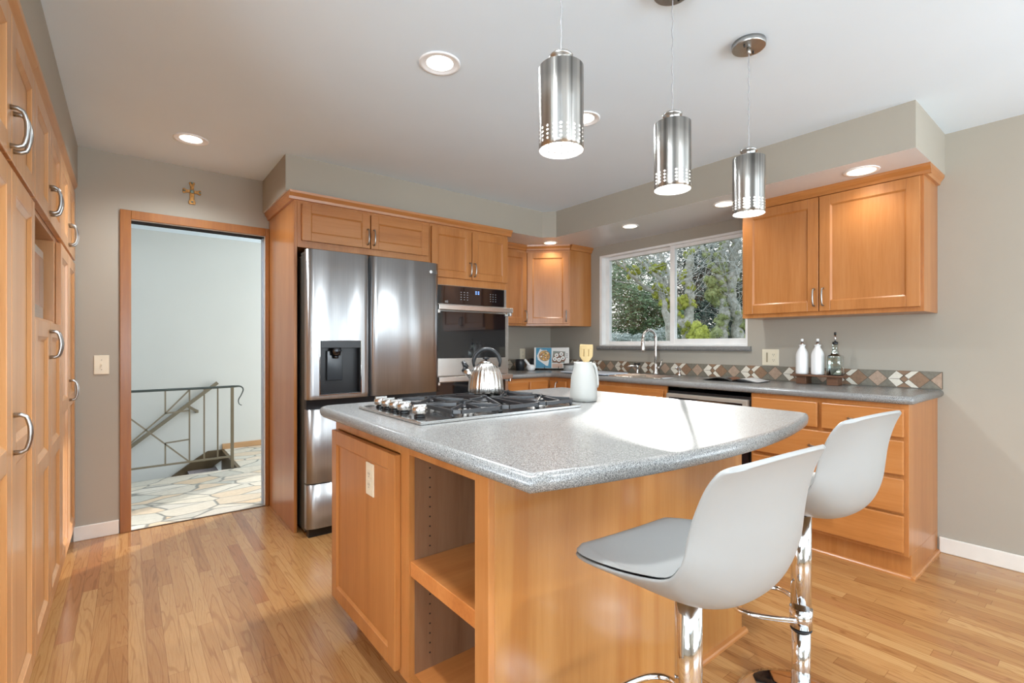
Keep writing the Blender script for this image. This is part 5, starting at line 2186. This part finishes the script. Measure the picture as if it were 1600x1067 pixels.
def mossy_tree(label, limbs, moss, twigs=60, seed=1, moss_mat=None, clumps=(40, 0.05), tl=(0.5, 1.3), up=0.8):
    """limbs: list of (points, radius start, radius end)"""
    r_ = random.Random(seed)
    base = limbs[0][0][0]
    t = thing('mossy_tree', label, 'tree', (base[0], base[1], base[2]))
    tr, tw, mo_ = MB(), MB(), MB()
    fine = []
    for (pts, r0, r1) in limbs:
        sm = []
        pts = [Vector(p) for p in pts]
        for i in range(len(pts) - 1):
            sm += wander(pts[i], pts[i + 1], 4, r0 * 0.35, r_)[:-1]
        sm.append(pts[-1])
        n = len(sm)
        rs = [(r0 + (r1 - r0) * i / (n - 1)) * r_.uniform(0.85, 1.2) for i in range(n)]
        tr.tube(sm, rs, 10)
        for i in range(n):
            fine.append((sm[i], rs[i]))
    for k in range(clumps[0]):
        p, r = r_.choice(fine)
        r = max(r, 0.012)
        d = Vector([r_.uniform(-1, 1) for _ in range(3)]).normalized() * r * 0.8
        cr_ = clumps[1] * r_.uniform(0.5, 1.3) * (0.6 + r * 6)
        tuft(mo_, p + d, cr_ * 0.8, r_)
    for (p, r) in moss:
        for k in range(9):
            tuft(mo_, Vector(p) + Vector([r_.uniform(-1, 1) * r * 0.45 for _ in range(3)]), r * r_.uniform(0.35, 0.6), r_)
    for k in range(twigs):
        p, r = r_.choice(fine[len(fine) // 4:])
        L = r_.uniform(*tl)
        d = Vector((r_.uniform(-1, 1), r_.uniform(-1, 1), r_.uniform(0.1, 1.2) * up)).normalized() * L
        pts = wander(p, p + d, 5, L * 0.05, r_)
        tw.tube(pts, [0.009, 0.007, 0.006, 0.0045, 0.003, 0.0015], 5)
        for j in range(3):
            q = pts[r_.randint(1, 4)]
            e = Vector((r_.uniform(-1, 1), r_.uniform(-1, 1), r_.uniform(-0.2, 1))).normalized() * L * r_.uniform(0.25, 0.5)
            tw.tube(wander(q, q + e, 3, L * 0.03, r_), [0.005, 0.004, 0.003, 0.0015], 4)
    tr.build('trunk', BARK, t)
    tw.build('twig', TWIG, t)['kind'] = 'stuff'
    mo_.build('moss', moss_mat or MOSS, t, recalc=False)
    return t


def leafy(name, label, cat, blobs, count, size, mat, seed, trunk=None):
    r_ = random.Random(seed)
    base = blobs[0][0]
    t = thing(name, label, cat, (base[0], base[1], -0.7))
    mb = MB()
    tot = sum(b_[1] ** 2 for b_ in blobs)
    for (c, r, sz) in blobs:
        n = int(count * r * r / tot)
        for k in range(n):
            d = Vector([r_.gauss(0, 1) for _ in range(3)]).normalized()
            rad = r * (r_.uniform(0.55, 1.0) ** 0.6) * (1 + 0.18 * math.sin(d.x * 7 + d.z * 9 + d.y * 5))
            p = Vector(c) + Vector((d.x * rad, d.y * rad, d.z * rad * sz))
            a = Vector([r_.gauss(0, 1) for _ in range(3)]).normalized()
            b_ = a.orthogonal().normalized()
            s = size * r_.uniform(0.5, 1.4)
            v0 = mb.bm.verts.new(p - a * s)
            v1 = mb.bm.verts.new(p + b_ * s * 0.45)
            v2 = mb.bm.verts.new(p + a * s)
            v3 = mb.bm.verts.new(p - b_ * s * 0.45)
            mb.bm.faces.new((v0, v1, v2, v3))
    mb.build('foliage', mat, t, recalc=False)['kind'] = 'stuff'
    if trunk:
        q = MB()
        for (p0_, p1_, ra) in trunk:
            q.tube(wander(p0_, p1_, 5, ra * 0.8, r_), [ra, ra * 0.9, ra * 0.8, ra * 0.7, ra * 0.6, ra * 0.4], 8)
        q.build('trunk', BARK, t)
    return t


def g_(px, py, d):
    return at(px, py, d)


# left pane: mossy limbs reaching up to the left from a tree whose trunk stands behind the mullion
D = 8.0
base = g_(1052, 700, D)
L1 = [(base[:], g_(1050, 560, D), g_(1046, 505, D), g_(1036, 462, D)), 0.10, 0.05]
limbs = [([base, g_(1050, 560, D), g_(1046, 505, D), g_(1036, 468, D)], 0.075, 0.05),
         ([g_(1040, 490, D), g_(1030, 462, D), g_(1010, 452, D - .1), g_(985, 430, D - .3), g_(960, 405, D - .4), g_(945, 392, D - .5)], 0.035, 0.012),
         ([g_(1036, 470, D), g_(1033, 440, D), g_(1018, 425, D), g_(1000, 408, D), g_(988, 394, D)], 0.04, 0.018),
         ([g_(1036, 470, D), g_(1040, 440, D + .2), g_(1020, 418, D + .2), g_(1004, 398, D + .2)], 0.035, 0.014),
         ([g_(1046, 470, D), g_(1048, 440, D), g_(1038, 412, D), g_(1030, 388, D), g_(1028, 368, D)], 0.045, 0.02),
         ([g_(1034, 462, D), g_(1005, 445, D), g_(978, 418, D), g_(968, 398, D)], 0.02, 0.01)]
ms = [(g_(1028, 448, D), 0.10), (g_(1024, 460, D), 0.08), (g_(1038, 472, D), 0.10), (g_(995, 422, D), 0.09), (g_(984, 433, D), 0.06), (g_(1022, 420, D), 0.10), (g_(1034, 416, D), 0.09), (g_(1000, 450, D), 0.05), (g_(1040, 452, D), 0.09)]
mossy_tree('mossy pollarded tree with limbs reaching left, seen in the left window pane', limbs, ms, twigs=42, seed=3, clumps=(70, 0.045), tl=(0.3, 0.8))
# right pane: three mossy trunks
D = 9.0
base = g_(1082, 720, D)
limbs = [([base, g_(1082, 580, D), g_(1076, 535, D), g_(1074, 500, D), g_(1078, 470, D), g_(1072, 440, D), g_(1078, 415, D), g_(1074, 396, D)], 0.11, 0.065),
         ([g_(1068, 510, D), g_(1060, 492, D), g_(1052, 486, D), g_(1038, 480, D)], 0.07, 0.04),
         ([g_(1072, 440, D), g_(1060, 430, D), g_(1050, 424, D)], 0.05, 0.03),
         ([g_(1074, 400, D), g_(1088, 384, D), g_(1096, 366, D)], 0.06, 0.03),
         ([g_(1076, 470, D), g_(1062, 480, D), g_(1052, 468, D)], 0.05, 0.03)]
ms = [(g_(1090, 520, D - .4), 0.22), (g_(1088, 534, D - .4), 0.26), (g_(1066, 470, D), 0.15), (g_(1062, 476, D), 0.12), (g_(1070, 512, D), 0.14), (g_(1079, 470, D), 0.1), (g_(1078, 445, D), 0.1)]
mossy_tree('mossy gnarled tree with a bright moss mound, nearest the window mullion', limbs, ms, twigs=26, seed=8, clumps=(110, 0.06), tl=(0.4, 1.0))
D = 10.5
base = g_(1126, 720, D)
limbs = [([base, g_(1128, 560, D), g_(1127, 515, D), g_(1131, 480, D), g_(1129, 440, D), g_(1125, 425, D), g_(1128, 390, D), g_(1138, 365, D)], 0.12, 0.07),
         ([g_(1129, 430, D), g_(1112, 414, D), g_(1104, 398, D), g_(1094, 372, D)], 0.07, 0.04),
         ([g_(1129, 420, D), g_(1120, 400, D), g_(1130, 385, D), g_(1128, 366, D)], 0.06, 0.03)]
ms = [(g_(1122, 520, D), 0.22), (g_(1128, 500, D), 0.18), (g_(1124, 540, D), 0.22), (g_(1114, 460, D), 0.2), (g_(1110, 440, D), 0.16), (g_(1122, 470, D), 0.16), (g_(1130, 425, D), 0.14), (g_(1120, 455, D), 0.16)]
mossy_tree('moss covered tree trunk with dull green tufts, in the middle of the right pane', limbs, ms, twigs=34, seed=14, moss_mat=MOSS2, clumps=(150, 0.065), tl=(0.5, 1.2))
base = g_(1154, 720, D)
limbs = [([base, g_(1154, 560, D), g_(1152, 520, D), g_(1148, 490, D), g_(1142, 450, D), g_(1144, 420, D), g_(1152, 385, D), g_(1150, 360, D)], 0.14, 0.08),
         ([g_(1144, 440, D), g_(1160, 415, D), g_(1172, 380, D)], 0.07, 0.04)]
ms = [(g_(1156, 505, D), 0.16), (g_(1158, 490, D), 0.14), (g_(1148, 478, D), 0.14), (g_(1158, 540, D), 0.12)]
mossy_tree('pale grey tree trunk with thin moss, at the right edge of the window', limbs, ms, twigs=60, seed=21, moss_mat=MOSS2, clumps=(60, 0.06), tl=(0.6, 1.6))

leafy('evergreen_tree', 'broad evergreen tree filling the left window pane', 'tree',
      [(g_(985, 488, 13), 1.0, 0.75), (g_(960, 470, 14), 1.0, 0.9), (g_(1015, 495, 13), 0.9, 0.7), (g_(990, 440, 14.5), 0.9, 0.8), (g_(1035, 500, 14), 0.9, 0.8), (g_(955, 430, 16), 0.7, 1.0)], 26000, 0.045, EVER, 2,
      trunk=[(g_(1000, 620, 13.5), g_(985, 470, 13.5), 0.12)])
leafy('conifer', 'tall dark conifer behind the mossy trunks', 'tree',
      [(g_(1100, 500, 16), 1.3, 0.9), (g_(1108, 440, 17), 1.2, 1.0), (g_(1090, 400, 17), 0.8, 1.0), (g_(1130, 480, 17), 1.3, 1.1), (g_(1060, 470, 17), 0.9, 1.4)], 30000, 0.05, DARKE, 4,
      trunk=[(g_(1100, 620, 16.5), g_(1100, 420, 16.5), 0.15)])
leafy('conifer', 'dark conifer at the right edge behind the grey trunk', 'tree',
      [(g_(1160, 500, 18), 1.3, 1.1), (g_(1180, 440, 18), 1.2, 1.2)], 12000, 0.05, DARKE, 9,
      trunk=[(g_(1165, 620, 18.5), g_(1165, 420, 18.5), 0.15)])
leafy('shrub', 'pale silvery shrub along the bottom of the left window pane', 'shrub',
      [(g_(960, 533, 10.5), 0.35, 0.55), (g_(985, 535, 10.5), 0.35, 0.5), (g_(1010, 534, 10.5), 0.35, 0.55), (g_(1032, 530, 10.5), 0.35, 0.7)], 9000, 0.025, SILV, 6,
      trunk=[(g_(990, 640, 10.5), g_(990, 545, 10.5), 0.05)])
leafy('bare_thicket', 'distant bare grey thicket rising behind the conifers', 'tree',
      [(g_(1150, 400, 21), 2.2, 1.0), (g_(1060, 390, 22), 2.0, 0.9), (g_(985, 385, 22), 2.0, 0.7)], 9000, 0.10, TWIG, 12,
      trunk=[(g_(1140, 640, 21), g_(1145, 400, 21), 0.15), (g_(1040, 640, 22), g_(1040, 400, 22), 0.15)])
